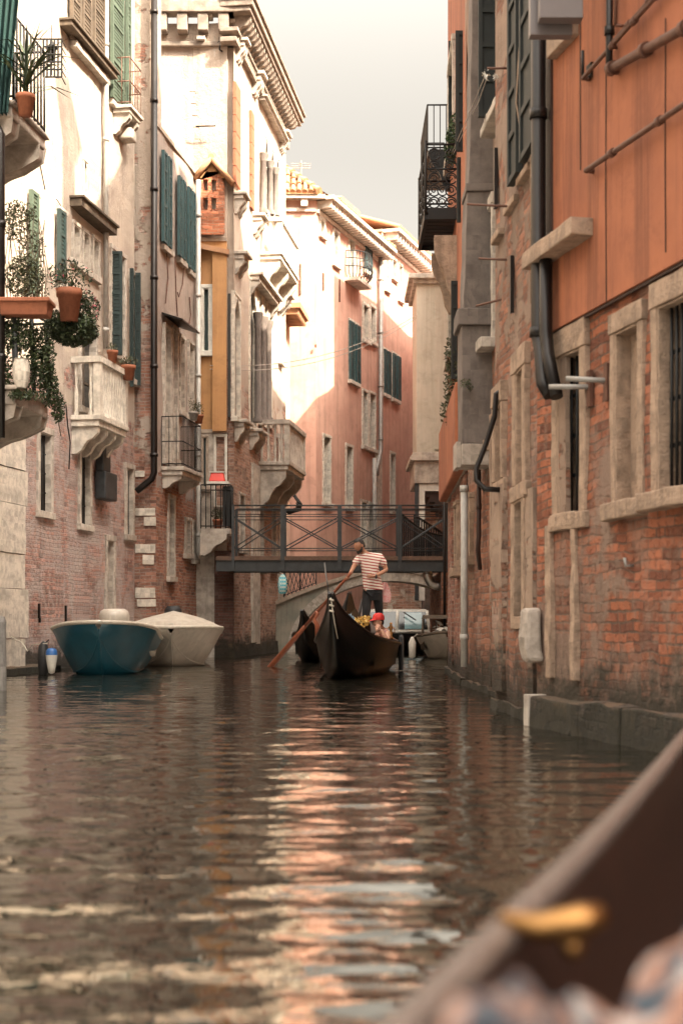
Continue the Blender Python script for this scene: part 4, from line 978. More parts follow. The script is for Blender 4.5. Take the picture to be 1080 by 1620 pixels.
def bar_rail(parent, wl, a0, L, z, h, out, n, m='iron', r=.016):
    rl = MB()
    for zz in (z + .08, z + h): rl.tube([wl.p(a0, 0, zz), wl.p(a0, out, zz), wl.p(a0 + L, out, zz), wl.p(a0 + L, 0, zz)], .018, 6)
    for i in range(n): o = out * (i + 1) / n; rl.tube([wl.p(a0, o, z), wl.p(a0, o, z + h)], r, 6); rl.tube([wl.p(a0 + L, o, z), wl.p(a0 + L, o, z + h)], r, 6)
    k = int(L / .14)
    for i in range(k): rl.tube([wl.p(a0 + L * i / k, out, z), wl.p(a0 + L * i / k, out, z + h)], r, 6)
    rl.build('railing', m, parent)
bar_rail(s1, W0, -1.45, 1.3, zhi, 1.2, 1.33, 9)
rl = MB()
for zz in (zlo + 1.12,): rl.tube([W0.p(-1.45, 0, zz), W0.p(-1.45, 1.4, zz), W0.p(-.15, 1.4, zz), W0.p(-.15, 0, zz)], .02, 6)
for a, o in ((-1.45, 1.02), (-1.45, 1.38), (-.8, 1.4), (-.15, 1.4), (-.15, .9), (-1.45, .6)): rl.tube([W0.p(a, o, zlo), W0.p(a, o - .04, zlo + 1.12)], .032, 8)
rl.build('railing', 'iron_grey', s2)
m = MB()
for i in range(14):
    x = i / 13
    pass
dr = [[P(-22 + 60 * i / 24 * (1 - .10 * k), -60 + 60 * k, 19.25) + Vector((0, .09 * math.sin(i * 1.5 + k * .4), 0)) for i in range(25)] for k in range(5)]
m.loft(dr); m.build('drape', 'drape', s1)
q = P(2, 0, 19.3); q = Vector((q.x, q.y, 0)); zz = P(0, 195, 19.3).z
pipe(bl, [q + Vector((0, 0, 3.4)), q + Vector((0, 0, zz - .15)), q + Vector((-.06, 0, zz)), q + Vector((-.9, .2, zz + .05))], .055, 'pipe_dark', rings=[q + Vector((0, 0, k)) for k in (4.5, 6.3)])
# wrought iron lantern cage
lt = thing('wall_lantern', P(83, 125, 21.2), 'small black lantern inside a square iron cage hanging off the upper left balcony', 'lantern')
m = MB(); A = P(69, 122, 21.2); B = P(98, 62, 21.2)
for i in range(6):
    z = A.z + (B.z - A.z) * i / 5; m.tube([(A.x, 21.2, z), (B.x, 21.2, z)], .014, 5)
    x = A.x + (B.x - A.x) * i / 5; m.tube([(x, 21.2, A.z), (x, 21.2, B.z)], .014, 5)
    m.tube([(B.x, 21.2, z), (B.x, 21.5, z)], .008, 5)
m.tube([(A.x - .12, 21.2, B.z), (A.x, 21.2, B.z)], .012, 5)
m.build('cage', 'iron', lt)
m = MB(); c = P(82, 98, 21.3); m.lathe(c, [(.0, 0), (.05, 0), (.07, .19), (.1, .2), (.03, .27), (.02, .32), (0, .33)], 6); m.tube([c + Vector((0, 0, .3)), c + Vector((0, 0, .55))], .007, 5); m.tube([c + Vector((0, 0, -.2)), c], .01, 5); m.build('lamp_body', 'iron', lt)

# ---- long plastered house on the left
W5 = side(-5.6, 26.4, .16)
b9 = thing('cream_plaster_house', (-6.5, 28, 0), 'long cream plastered house on the left with purple brick ground floor and barred slit windows', 'house')
sL = W5.s_(0) - 3.0; sR = W5.s_(213)
def r5(*a, **k): return rect(W5, *a, **k)
hs_ = dict(w1=r5(62, 79, 686, 809), w2=r5(127, 141, 708, 830), w3=r5(200, 209, 742, 846), dr=r5(168, 178, 856, 1000),
           a1=r5(115, 124, 358, 412), a2=r5(130, 139, 370, 425), a3=r5(146, 154, 380, 436), big=r5(114, 160, -30, 96, at=137),
           bd=r5(127, 150, 520, 648, at=140), g1=r5(176, 192, -40, 168, at=184), g2=r5(176, 196, 402, 560, at=186), g3=r5(207, 212, 435, 600, at=209),
           l1=r5(48, 58, 308, 470), l2=r5(93, 101, 338, 450), hn=r5(131, 136, 256, 312))
dd = dict(w1=.10, w2=.10, w3=.10, dr=.12, a1=.12, a2=.12, a3=.12, hn=.12)
for k in dd: hs_[k].append(dd[k])
facade(b9, W5, sL, sR, 0, 17.5, 'left_wall', list(hs_.values()), depth=.13, body=5, uneven=.04)
for k in ('w1', 'w2', 'w3'): window(b9, W5, hs_[k], fw=.11, fm='stone_pale', pane='dark', bars=3, d=.10, proud=.04, sillout=.07, lintel=.12)
window(b9, W5, hs_['dr'], fw=.12, fm='stone_pale', pane='stone_pale', d=.12, mull=False, sill=False)
for k in ('a1', 'a2', 'a3'): window(b9, W5, hs_[k], fw=.07, fm='stone_pale', pane='stone_pale', d=.12, mull=False, arch='round', sillout=.07)
window(b9, W5, hs_['hn'], fw=.05, fm='stone_pale', pane='stone_pale', d=.12, mull=False, arch='ogee')
for k in ('big', 'bd', 'g1', 'g2', 'g3', 'l1', 'l2'): window(b9, W5, hs_[k], fw=.10, fm='stone_pale', pane='pane', d=.13, sillout=.16 if k == 'big' else .1)
# long sloping-looking cornice boards
for (xa, xb, ya, th, mat) in ((94, 168, 84, .10, 'wood_old'), (110, 167, 350, .16, 'wood_old')):
    a, c = sorted((W5.s_(xa), W5.s_(xb))); z = W5.z((xa + xb) / 2, ya); m = MB(); W5.box(m, a, c, z, z + th, -.02, .26); W5.box(m, a - .03, c + .03, z + th, z + th + .05, -.02, .31); m.build('cornice_board', mat, b9, bevel=.01)
def sh5(xa, xb, k, mat, ang=None, o=.07, ya=None, yb=None):
    a, c = W5.s_(xa, o), W5.s_(xb, o)
    z0, z1 = (hs_[k][2], hs_[k][3]) if k else (W5.z(xa, yb), W5.z(xa, ya))
    shutter_leaf(b9, W5, a if ang is not None else min(a, c), c if ang is not None else max(a, c), z0, z1, o, .05, mat, ang=ang)
sh5(112, 126, 'big', 'wood_old'); sh5(129, 143, 'big', 'wood_old'); sh5(147, 164, 'big', 'wood_old')
sh5(176, 194, 'g1', 'shutter_pale'); sh5(200, 205, 'g1', 'shutter_pale')
sh5(48, 59, 'l1', 'shutter_pale'); sh5(92, 102, 'l2', 'shutter_green')
m = MB()
for (xa, xb, ya, yb) in ((173, 194, 398, 562), (206, 212, 425, 612), (214, 223, 432, 610)):
    a = W5.s_((xa + xb) / 2); Y = W5.p(a, 0, 0).y - .35; wl = Wall((P(xa, 0, Y).x, Y), (1, 0), (0, -1))
    shutter_leaf(b9, wl, 0, P(xb, 0, Y).x - P(xa, 0, Y).x, P(0, yb, Y).z, P(0, ya, Y).z, 0, .05, 'shutter_green')
# white downpipe, pier at the near corner
wallpipe(b9, W5, 168, -200, 552, .055, 'pipe_white', out=.1)
m = MB(); a, c = sorted((W5.s_(0) - 2, W5.s_(33))); zz = 0; k = 0
while zz < 5.1:
    h_ = .62 + .25 * (k % 2); W5.box(m, a, c + (.12 if k % 3 == 1 else 0), zz, min(5.1, zz + h_ - .012), -.02, .09 + .012 * (k % 2)); zz += h_; k += 1
m.build('corner_pier', 'stone_white', b9, bevel=.012, rough=.01)
m = MB(); W5.box(m, sL, W5.s_(60), -.4, .12, -.1, .45); m.build('footing', 'mossy', b9, bevel=.02, rough=.03)
# grey metal flue box on the wall
m = MB(); a, c = sorted((W5.s_(161, .2), W5.s_(182, .2))); W5.box(m, a + .1, c - .0, W5.z(171, 795), W5.z(171, 752), .02, .26); W5.box(m, a + .15, c - .25, W5.z(171, 752), W5.z(171, 700), .02, .2)
m.build('flue_box', 'iron_grey', b9, bevel=.03)
# small iron balcony with scroll console
a0, a1 = sorted((W5.s_(178, .0), W5.s_(196, .0))); zg = W5.z(186, 176)
sb = balcony(b9, W5, a0, a1, zg, .42, h=1.02, kind='iron', mat='stone_pale', nb=2, bh=.42, rail='pipe_rust', picket=.11)
m = MB(); W5.box(m, W5.s_(187), W5.s_(196), W5.z(190, 222), W5.z(190, 205), 0, .3); m.build('console', 'stone_pale', b9, bevel=.03)
# stone balcony
a0 = W5.s_(113); a1 = a0 + 1.75; zB = 4.98
sb = balcony(b9, W5, a0, a1, zB, .60, h=1.16, kind='stone', mat='stone_white', nb=4, bh=.52, th=.22, picket=.14)
m = MB()      # creeper stems and cracks on the plaster
for (pts) in (((103, 640), (106, 672), (110, 700), (108, 742)), ((60, 250), (64, 270), (70, 300)), ((88, 315), (93, 322), (97, 330))):
    m.tube([W5.p(W5.s_(x), .02, W5.z(x, y)) for x, y in pts], .012, 4, False)
m.build('creeper', 'pipe_dark', b9)
# iron tie bars set in the brick
m = MB()
for px, ya, yb in ((61, 955, 978), (103, 958, 985), (62, 975, 985)):
    a = W5.s_(px); W5.box(m, a - .02, a + .02, W5.z(px, yb), W5.z(px, ya), 0, .04)
m.build('iron_tie', 'pipe_dark', b9)

# ---- second left house
W6f = front(32.3); W6 = side(-4.2, 32.3, .146)
b10 = thing('grey_rose_house', (-5, 34, 0), 'grey rose plastered house with a brick and stone striped pier and tall drainpipe', 'house')
s61 = W6.s_(317)
def r6(*a, **k): return rect(W6, *a, **k)
h6 = dict(s1=r6(258, 268, 250, 392), s2=r6(283, 290, 288, 412), s3=r6(298, 304, 305, 430), d1=r6(260, 268, 520, 728), d2=r6(272, 279, 524, 726), ar1=r6(284, 290, 536, 650), ar2=r6(298, 305, 545, 660),
          g1=r6(266, 274, 788, 912), g2=r6(293, 299, 824, 876), g3=r6(305, 309, 828, 884))
facade(b10, W6, 0, s61, 0, 12.2, 'left_wall2', list(h6.values()), depth=.12, body=4, uneven=.05)
for k, h in h6.items():
    window(b10, W6, h, fw=.08, fm='stone_pale', pane={'d': 'stone_white', 'a': 'stone_white', 's': 'pane', 'g': 'dark'}[k[0]], mull=k[0] == 's', d=.12, arch='round' if k[0] == 'a' else None, sillout=.09)
for xa, xb, k in ((257, 263, 's1'), (265, 270, 's1'), (282, 286, 's2'), (288, 292, 's2'), (297, 301, 's3'), (303, 307, 's3')):
    a, c = sorted((W6.s_(xa, .07), W6.s_(xb, .07))); shutter_leaf(b10, W6, a, c, h6[k][2], h6[k][3], .07, .05, 'shutter_teal')
# striped frontal pier
m = MB(); xa, xb = P(213, 0, 32.3).x, -4.2; m.box(xa - 1.2, xb - .001, 32.302, 33.2, 0, 16.8); m.build('pier', 'brick_stripe', b10)
random.seed(3)
for (ya, yb, la, lb) in ((804, 816, 213, 246), (818, 832, 228, 247), (861, 875, 214, 246), (878, 893, 226, 244), (930, 946, 214, 246), (948, 960, 217, 247), (745, 755, 214, 229)):
    m = MB(); m.box(P(la, 0, 32.3).x, min(P(lb, 0, 32.3).x, xb + .02), 32.27, 32.303, P(0, yb, 32.3).z, P(0, ya, 32.3).z)
    m.build('quoin', 'stone_white', b10, bevel=.01, rough=.01)
wallpipe(b10, Wall((-4.2, 32.1), (1, 0), (0, -1)), 244, -60, 748, .075, 'pipe_dark', out=.0, tail=[(-.06, 0, -.14), (-.3, 0, -.34), (-.4, 0, -.42)])
a, c = sorted((W6.s_(256), W6.s_(284))); z = W6.z(268, 516); m = MB()
m.hexa([W6.p(a, 0, z + .15), W6.p(c, 0, z + .15), W6.p(c, .5, z - .02), W6.p(a, .5, z - .02), W6.p(a, 0, z + .19), W6.p(c, 0, z + .19), W6.p(c, .5, z + .02), W6.p(a, .5, z + .02)]); m.build('awning', 'pipe_dark', b10)
a0 = W6.s_(256); zq = W6.z(256, 738)
balcony(b10, W6, a0, a0 + 1.75, zq, .52, h=1.15, kind='iron', mat='stone_pale', nb=2, bh=.28, th=.2, picket=.12)
wallpipe(b10, W6, 314, 285, 872, .06, 'pipe_white', out=.14, tail=[(.0, .05, -.15)])
m = MB()
for pts in (((262, 400), (264, 440), (260, 480)), ((275, 405), (277, 470), (279, 500)), ((290, 420), (287, 450), (281, 470), (279, 462)), ((296, 520), (300, 500), (298, 470))):
    m.tube([W6.p(W6.s_(x), .03, W6.z(x, y)) for x, y in pts], .014, 4, False)
m.build('cable', 'pipe_rust', b10)
m = MB(); q = W6.p(W6.s_(310), 0, W6.z(310, 200)); m.tube([q, q + Vector((.5, -.05, 0))], .02, 6)
m.build('iron_rod', 'pipe_dark', b10)
for k in range(5): m = MB(); q = W6.p(W6.s_(300 + k * 2), 0, W6.z(300, 145 + k * 16)); m.tube([q, q + Vector((.14, 0, 0)), q + Vector((.16, 0, -.06))], .01, 5); m.build('iron_hook', 'pipe_dark', b10)
m = MB(); W6.box(m, 0, s61, 12.2, 12.32, -4, .12); m.build('coping', 'stone_pale', b10) if False else None

# ---- ochre orange house with brick chimney
Y7 = 36.0; W7 = front(Y7)
b11 = thing('ochre_house', (-3.6, Y7 + 1, 0), 'narrow ochre orange house front behind the white drainpipe with one tall white framed window', 'house')
xa, xb = P(315, 0, Y7).x, P(359, 0, Y7).x
zlow = P(0, 683, Y7).z
h7 = [rect(W7, 322, 331, 456, 556), rect(W7, 321, 327, 692, 770), rect(W7, 341, 357, 690, 800)]
facade(b11, W7, xa - .2, xb, zlow, P(0, 380, Y7).z, 'orange_house', h7[:1], depth=.22, body=1.5)
facade(b11, W7, xa - .2, xb - .0, 0, zlow, 'stone_pale', h7[1:], depth=.22, body=1.5, name='lower_wall')
window(b11, W7, h7[0], fw=.09, fm='white_paint', pane='shutter_green', d=.1, mull=False)
window(b11, W7, h7[1], fw=.05, fm='stone', pane='shutter_green', d=.06, mull=False)
window(b11, W7, h7[2], fw=.04, fm='white_paint', pane='white_paint', d=.1, mull=False, sill=False)
m = MB(); m.box(P(336, 0, 35.8).x, xb + .0, 35.82, Y7 - .002, zlow, P(0, 392, Y7).z); m.build('wall_pier', 'orange_house', b11)
m = MB(); q0 = P(318, 380, Y7); m.hexa([(q0.x - .1, Y7 - .25, q0.z - .25), (xb + .05, Y7 - .25, q0.z - .42), (xb + .05, Y7 + 1, q0.z - .1), (q0.x - .1, Y7 + 1, q0.z + .1), (q0.x - .1, Y7 - .25, q0.z - .12), (xb + .05, Y7 - .25, q0.z - .3), (xb + .05, Y7 + 1, q0.z + .02), (q0.x - .1, Y7 + 1, q0.z + .2)]); m.build('roof', 'tile', b11)
# chimney
Yk = 35.9; ch = MB(); xl, xr = P(317, 0, Yk).x, P(355, 0, Yk).x; zb_, z1_, z2_ = P(0, 366, Yk).z, P(0, 283, Yk).z, P(0, 258, Yk).z
Wk = front(Yk)
hk = [rect(Wk, 322, 329, 284, 301), rect(Wk, 335, 342, 284, 301), rect(Wk, 322, 329, 313, 331), rect(Wk, 335, 342, 313, 331)]
ck = facade(b11, Wk, xl, xr, zb_, z1_ + .02, 'brick_chim', hk, depth=.12, body=0, name='chimney')
ch = MB(); ch.box(xl, xl + .1, Yk + .13, Yk + .7, zb_, z1_); ch.box(xr - .08, xr, Yk + .13, Yk + .7, zb_, z1_); ch.box(xl + .02, xr, Yk - .08, Yk - .002, P(0, 372, Yk).z, zb_ + .14)
ch.box(xl, xr, Yk + .01, Yk + .7, z1_, z1_ + .2); ch.box(xl + .1, xr - .1, Yk + .2, Yk + .62, zb_ + .3, zb_ + .62); ch.build('chimney_shaft', 'brick_chim', ck)
ch = MB(); xm = (xl + xr) / 2 - .02; zz = P(0, 285, Yk).z
ch.add([(xl - .12, Yk - .1, zz), (xm, Yk - .1, zz + .48), (xr + .2, Yk - .1, zz - .12), (xl - .12, Yk + .85, zz), (xm, Yk + .85, zz + .48), (xr + .2, Yk + .85, zz - .12)], [(0, 1, 4, 3), (1, 2, 5, 4)])
for sgn, ex, ez in ((-1, xl - .14, zz - .02), (1, xr + .22, zz - .14)):
    for i in range(5): y = Yk - .1 + i * .22; ch.tube([(xm, y, zz + .52), (ex, y, ez + .04)], .07, 6)
ch.tube([(xm, Yk - .15, zz + .55), (xm, Yk + .9, zz + .55)], .08, 8)
ch.build('chimney_roof', 'tile', ck)
ch = MB(); ch.add([(xl, Yk + .0, z1_ + .18), (xr, Yk + .0, z1_ + .18), (xr, Yk, zz - .06), (xm, Yk, zz + .44), (xl, Yk, zz)], [(0, 1, 2, 3, 4)]); ch.build('chimney_gable', 'orange_house', ck)
# little balcony with crates
Yl = 35.2; bx = MB(); xa2, xb2 = P(318, 0, Yl).x, P(365, 0, Yl).x; zb2 = P(0, 836, Yl).z
bx.box(xa2, xb2, Yl, Y7 - .002, zb2 - .14, zb2); bo = bx.build('balcony', 'stone_pale', b11, bevel=.015)
m = MB(); wl = Wall((xa2, Y7), (0, -1), (1, 0)); bracket(wl, .35, .9, zb2 - .14, .62, .5, m); m.build('bracket', 'stone_pale', bo, bevel=.02)
m = MB()
for zz in (zb2 + .06, zb2 + .95, zb2 + 1.08): m.tube([(xa2, Yl, zz), (xb2, Yl, zz), (xb2, Y7, zz)], .016, 6)
for i in range(7): x = xa2 + (xb2 - xa2) * i / 6; m.tube([(x, Yl, zb2), (x, Yl, zb2 + 1.08)], .014, 6)
for i in range(6): y = Yl + .75 * i / 5; m.tube([(xb2, y, zb2), (xb2, y, zb2 + 1.08)], .014, 6)
m.box(P(352, 0, Yl).x, xb2, Yl + .02, Yl + .05, zb2 + .05, zb2 + 1.05)
m.build('railing', 'iron', bo)

# ---- palazzo
W8 = side(-2.72, 36.0, .125); W8f = front(36.15)
b12 = thing('palazzo', (-4, 39, 0), 'tall gothic palazzo with a deep bracketed cornice, grey arched windows and stone balconies', 'palazzo')
zT = P(0, 36, 36.1).z
s81 = W8.s_(452)
def r8(*a, **k): return rect(W8, *a, **k)
h8 = dict(lo1=r8(370.5, 379, 470, 662, at=375), lo2=r8(395, 405, 450, 676), lo3=r8(409, 414, 460, 668), lo4=r8(417, 422, 468, 668), lo5=r8(425, 429, 480, 668), lo6=r8(441, 444.5, 480, 572),
          up1=r8(418, 424, 222, 338), up2=r8(428, 433, 238, 340), up3=r8(436.5, 441, 252, 342), gf1=r8(379, 386, 784, 868), gf2=r8(408, 416, 800, 900), gf3=r8(430, 436, 800, 900))
facade(b12, W8, 0, s81, 0, zT, 'palazzo', list(h8.values()), depth=.11, body=4.5, uneven=.03)
for k, h in h8.items():
    window(b12, W8, h, fw=.07, fm='stone_white' if k[0] != 'g' else 'stone_pale', pane='pane_grey' if k[0] != 'g' else 'dark', arch='ogee' if k[0] != 'g' else None, d=.11, proud=.03, sillout=.12, mull=False)
m = MB(); xl = -8.5; m.box(xl, -2.722, 36.15, 36.6, 0, zT); m.build('front_wall', 'palazzo', b12)
# orange terracotta strips
for (pa, pb, ya, yb) in ((372.5, 380.5, 142, 300), (397.5, 402, 184, 336)):
    a, c = sorted((W8.s_(pa, .06), W8.s_(pb, .06))); m = MB(); z0, z1 = W8.z((pa + pb) / 2, yb), W8.z((pa + pb) / 2, ya); n = int((z1 - z0) / .42)
    for i in range(n): W8.box(m, a, c, z0 + (z1 - z0) * i / n, z0 + (z1 - z0) * (i + 1) / n - .02, .0, .07)
    m.build('terracotta_strip', 'terracotta', b12)
# main cornice: dentils, modillions, crown
m = MB()
W8.box(m, -.3, s81, zT - .62, zT - .50, -.3, .12); W8.box(m, -.3, s81, zT - .36, zT - .26, -.3, .16)
n = 46
for i in range(n): a = s81 * (i + .2) / n; W8.box(m, a, a + .085, zT - .50, zT - .36, 0, .12)
crn = m.build('cornice', 'cornice_stone', b12, bevel=.01)
m = MB(); n = 24
for i in range(n):
    a = .05 + (s81 - .2) * i / n
    prof = [(0, -.26), (.10, -.24), (.2, -.12), (.34, -.10), (.42, .0), (.42, .14), (0, .14)]
    A = [W8.p(a, q[0], zT + q[1]) for q in prof]; B = [W8.p(a + .13, q[0], zT + q[1]) for q in prof]; k = len(prof)
    m.add(A + B, [tuple(range(k)), tuple(range(2 * k - 1, k - 1, -1))] + [(j, (j + 1) % k, k + (j + 1) % k, k + j) for j in range(k)])
m.build('modillion', 'cornice_stone', crn)
m = MB(); W8.box(m, -.25, s81 + .15, zT + .14, zT + .26, -.3, .47); W8.box(m, -.3, s81 + .2, zT + .26, zT + .44, -.3, .54); W8.box(m, -.35, s81 + .25, zT + .44, zT + .52, -.3, .60)
m.box(-5.2, -2.7, 35.75, 36.15, zT + .14, zT + .44); m.box(-5.2, -2.7, 36.0, 36.15, zT - .62, zT - .5)
for i in range(4): x = -3.1 - i * .52; m.box(x, x + .26, 35.8, 36.15, zT - .3, zT + .14)
m.build('cornice_crown', 'cornice_stone', crn, bevel=.02)
m = MB(); q = P(348, 73, 36.1); m.box(q.x - .15, q.x + .15, 36.08, 36.15, q.z - .28, q.z + .25); ip = m.build('wall_plaque', 'stone_pale', b12)
m = MB(); m.tube([(q.x, 36.02, q.z + .2), (q.x, 36.02, q.z - .12), (q.x + .07, 36.02, q.z - .17)], .022, 6); m.tube([(q.x - .07, 36.02, q.z + .04), (q.x, 36.0, q.z + .09), (q.x + .07, 36.02, q.z + .04), (q.x, 36.02, q.z - .04)], .018, 6); m.build('iron_anchor', 'pipe_dark', ip)
for (px, py) in ((318, 64), (330, 30)):
    m = MB(); q = P(px, py, 36.1); m.box(q.x - .1, q.x + .12, 35.9, 36.15, q.z - .05, q.z + .06); m.build('console', 'stone_pale', b12, bevel=.02)
# hood mouldings and sills standing out from the side wall
def hood(pa, pb, y, out, th, br=True):
    a, c = sorted((W8.s_(pa), W8.s_(pb))); z = W8.z(pa, y); m = MB(); W8.box(m, a - .04, c + .04, z - th * .4, z, -.02, out); W8.box(m, a, c, z - th, z - th * .4, -.02, out * .72)
    if br:
        for q in (a + .1, c - .1): bracket(W8, q, .14, z - th, out * .7, .35, m)
    m.build('moulding', 'stone_pale', b12, bevel=.012)
hood(371, 379, 397, .34, .2); hood(371.5, 379, 303, .3, .18); hood(395, 428, 430, .36, .22); hood(400, 406, 337, .34, .2); hood(371, 381, 663, .34, .2); hood(395, 406, 678, .34, .2)
hood(373, 378, 60, .32, .2); hood(399, 404, 112, .34, .25); hood(409, 444, 150, .26, .14, False); hood(442, 447, 205, .3, .22); hood(440, 446, 463, .4, .2)
# half columns in the loggias
for px, ya, yb in ((407, 462, 668), (415.5, 470, 668), (423.5, 478, 668), (426, 240, 340), (434.5, 252, 342), (415.5, 225, 338)):
    a = W8.s_(px, .08); z0, z1 = W8.z(px, yb, .08), W8.z(px, ya, .08)
    h_ = z1 - z0; m = MB(); m.lathe(W8.p(a, .1, z0), [(.13, 0), (.13, .1), (.09, .16), (.085, h_ * .72), (.1, h_ * .73), (.085, h_ * .75), (.14, h_ * .82), (.14, h_ * .84)], 12)
    m.build('column', 'concrete', b12)
# balconies
a0 = W8.s_(409); 
balcony(b12, W8, a0, W8.s_(438), W8.z(409, 730), .86, h=1.15, kind='stone', mat='stone_pale', nb=3, bh=.95, th=.24, picket=.2)
balcony(b12, W8, W8.s_(411), W8.s_(440), W8.z(411, 398), .62, h=.95, kind='stone', mat='stone_white', nb=3, bh=.8, th=.22, picket=.2)
for (pa, pb) in ((397, 408), (439, 448)):
    m = MB(); a, c = sorted((W8.s_(pa), W8.s_(pb))); W8.box(m, a, c, .3, W8.z((pa + pb) / 2, 735), -.02, .07)
    m.build('pilaster', 'stone_pale', b12, bevel=.01, rough=.012)
m = MB(); W8.box(m, -.2, s81, -.4, .34, -.1, .07); m.build('footing', 'mossy', b12, rough=.04)
m = MB(); m.box(-3.2, -2.73, 35.9, 36.149, 0, 2.7); m.build('abutment', 'dark_brick', b12)
# curly window grille bulging out
m = MB(); a = W8.s_(449); z0, z1 = W8.z(449, 812), W8.z(449, 758)
for i in range(8):
    q = a - .7 + i * .14
    m.tube([W8.p(q, 0, z1), W8.p(q, .22, z1 - .08), W8.p(q, .26, z1 - .4), W8.p(q, .52, z1 - .75), W8.p(q, .48, z1 - .95), W8.p(q, .1, z0)], .016, 5)
for o, zz in ((.22, z1 - .08), (.5, z1 - .8)): m.tube([W8.p(a - .75, o, zz), W8.p(a + .33, o, zz)], .018, 5)
m.build('window_grille', 'iron', b12)
b13 = thing('far_eaves_house', (-2.2, 45, 0), 'small house with wooden eaves tucked between palazzo and pink house', 'house')
W9 = side(W8.p(s81, 0, 0).x - .15, W8.p(s81, 0, 0).y + .01, .1)
m = MB(); W9.box(m, 0, 2.0, 0, 10.6, -4, 0); m.build('wall', 'pink_pale', b13)
m = MB(); W9.box(m, -.1, 2.0, 10.6, 10.75, -4, .62)
for i in range(9): W9.box(m, i * .22, i * .22 + .1, 10.42, 10.6, 0, .55)
m.build('roof', 'tile', b13)

# ================================================================== BRIDGES
YB = 34.95; SB = F / YB
zd = CH + 104 / SB; zg0 = CH + 80 / SB; zr = CH + 184 / SB
br = thing('iron_footbridge', (0, YB, zg0), 'grey iron footbridge with crossed bracing rails spanning the canal behind the gondolier', 'footbridge')
xl, xr = PZ(342, 0, YB).x, 2.75
for i, y in enumerate((YB, YB + 1.05)):
    m = MB(); m.box(xl, xr, y - .03, y + .03, zg0, zg0 + .025); m.box(xl, xr, y - .008, y + .008, zg0 + .025, zd - .13); m.box(xl, xr, y - .03, y + .03, zd - .13, zd - .105); m.build('girder', 'iron_grey', br)
m = MB(); m.box(xl, xr, YB - .06, YB + 1.12, zd - .10, zd)
m.build('deck', 'deck_wood', br)
for y, d in ((YB - .06, 0), (YB + 1.1, 1)):
    m = MB(); x0 = PZ(369, 0, YB).x
    for zz, r in ((zr, .022), (zr - .13, .012), (zr - .27, .012), (zd + .19, .014)): m.tube([(x0, y, zz), (xr, y, zz)], r, 6)
    posts = [PZ(p, 0, YB).x for p in (369, 447, 537, 632, 707)]
    for k, x in enumerate(posts):
        w_ = .035 if k in (0, 4) else .05
        m.box(x - w_, x + w_, y - .03, y + .03, zg0 + .02 if d == 0 else zd, zr)
    for k in range(4):
        xa_, xb_ = posts[k], posts[k + 1]
        m.tube([(xa_, y, zd + .19), (xb_, y, zr - .27)], .016, 5); m.tube([(xa_, y + .02, zr - .27), (xb_, y + .02, zd + .19)], .016, 5)
    m.build('railing', 'iron_grey', br)
m = MB()
for k in range(5):
    x = xl + .4 + k * 1.2; m.box(x, x + .06, YB + .04, YB + 1.0, zg0 + .05, zg0 + .2)
m.build('cross_beam', 'iron_grey', br)
# picketed stair rail at the right end
m = MB(); n = 26; pa = P(633, 812, YB + 1.3); pb = P(705, 848, YB + 2.6)
def curv(t): q = pa.lerp(pb, t); return Vector((q.x, q.y, q.z - .14 * math.sin(t * math.pi)))
for i in range(n):
    q = curv(i / (n - 1)); m.box(q.x - .02, q.x + .02, q.y - .02, q.y + .02, zd - .1, q.z)
m.tube([curv(i / 12) for i in range(13)], .03, 6)
pa2 = P(655, 815, YB + 2.6); pb2 = P(704, 846, YB + 3.6)
for i in range(14):
    q = pa2.lerp(pb2, i / 13); m.box(q.x - .02, q.x + .02, q.y - .02, q.y + .02, zd - .1, q.z)
m.tube([pa2, pb2], .03, 6)
m.build('stair_railing', 'iron', br)
m = MB(); x0 = PZ(634, 0, YB + 1.2).x
for i in range(7): m.box(x0 + i * .2, 3.2, YB + 1.15, YB + 4.5, zd - .2 - i * .0, zd - .12 + .0) if i == 0 else None
m.build('landing', 'deck_wood', br)
m = MB(); m.box(2.45, 3.4, YB - .1, YB + 4.6, -.5, zg0 - .02); m.build('abutment', 'brick_brown', br, rough=.02)
m = MB(); x = PZ(703, 0, YB - .3).x; m.tube([(x, YB - .25, 0), (x, YB - .25, zr + .9)], .035, 8); m.build('drain_pole', 'pipe_dark', br)
dk = MB(); c0 = P(676, 906, YB + .5); dk.tube([c0 + Vector((0, 0, .3)), c0, c0 + Vector((.01, 0, -.13)), c0 + Vector((.08, 0, -.26)), c0 + Vector((.2, 0, -.32)), c0 + Vector((.75, 0, -.34))], .115, 14)
dk.tube([c0 + Vector((0, 0, -.06)), c0 + Vector((0, 0, -.02))], .135, 14); dk.tube([c0 + Vector((.24, 0, -.325)), c0 + Vector((.28, 0, -.325))], .135, 14)
dk.build('duct', 'steel', br)
bag = thing('cloth_bag', P(447, 906, 34.85), 'blue and white checked cloth bag hanging under the left of the iron footbridge', 'bag')
m = MB(); c = P(447, 922, 34.85); m.lathe(c, [(0, -.28), (.10, -.26), (.125, -.05), (.10, .12), (.04, .2), (.0, .21)], 14, .95, .5); m.build('bag_body', 'blue_check', bag)
m = MB(); m.tube([c + Vector((0, 0, .2)), P(443, 905, 34.85)], .008, 5); m.build('strap', 'rope', bag)

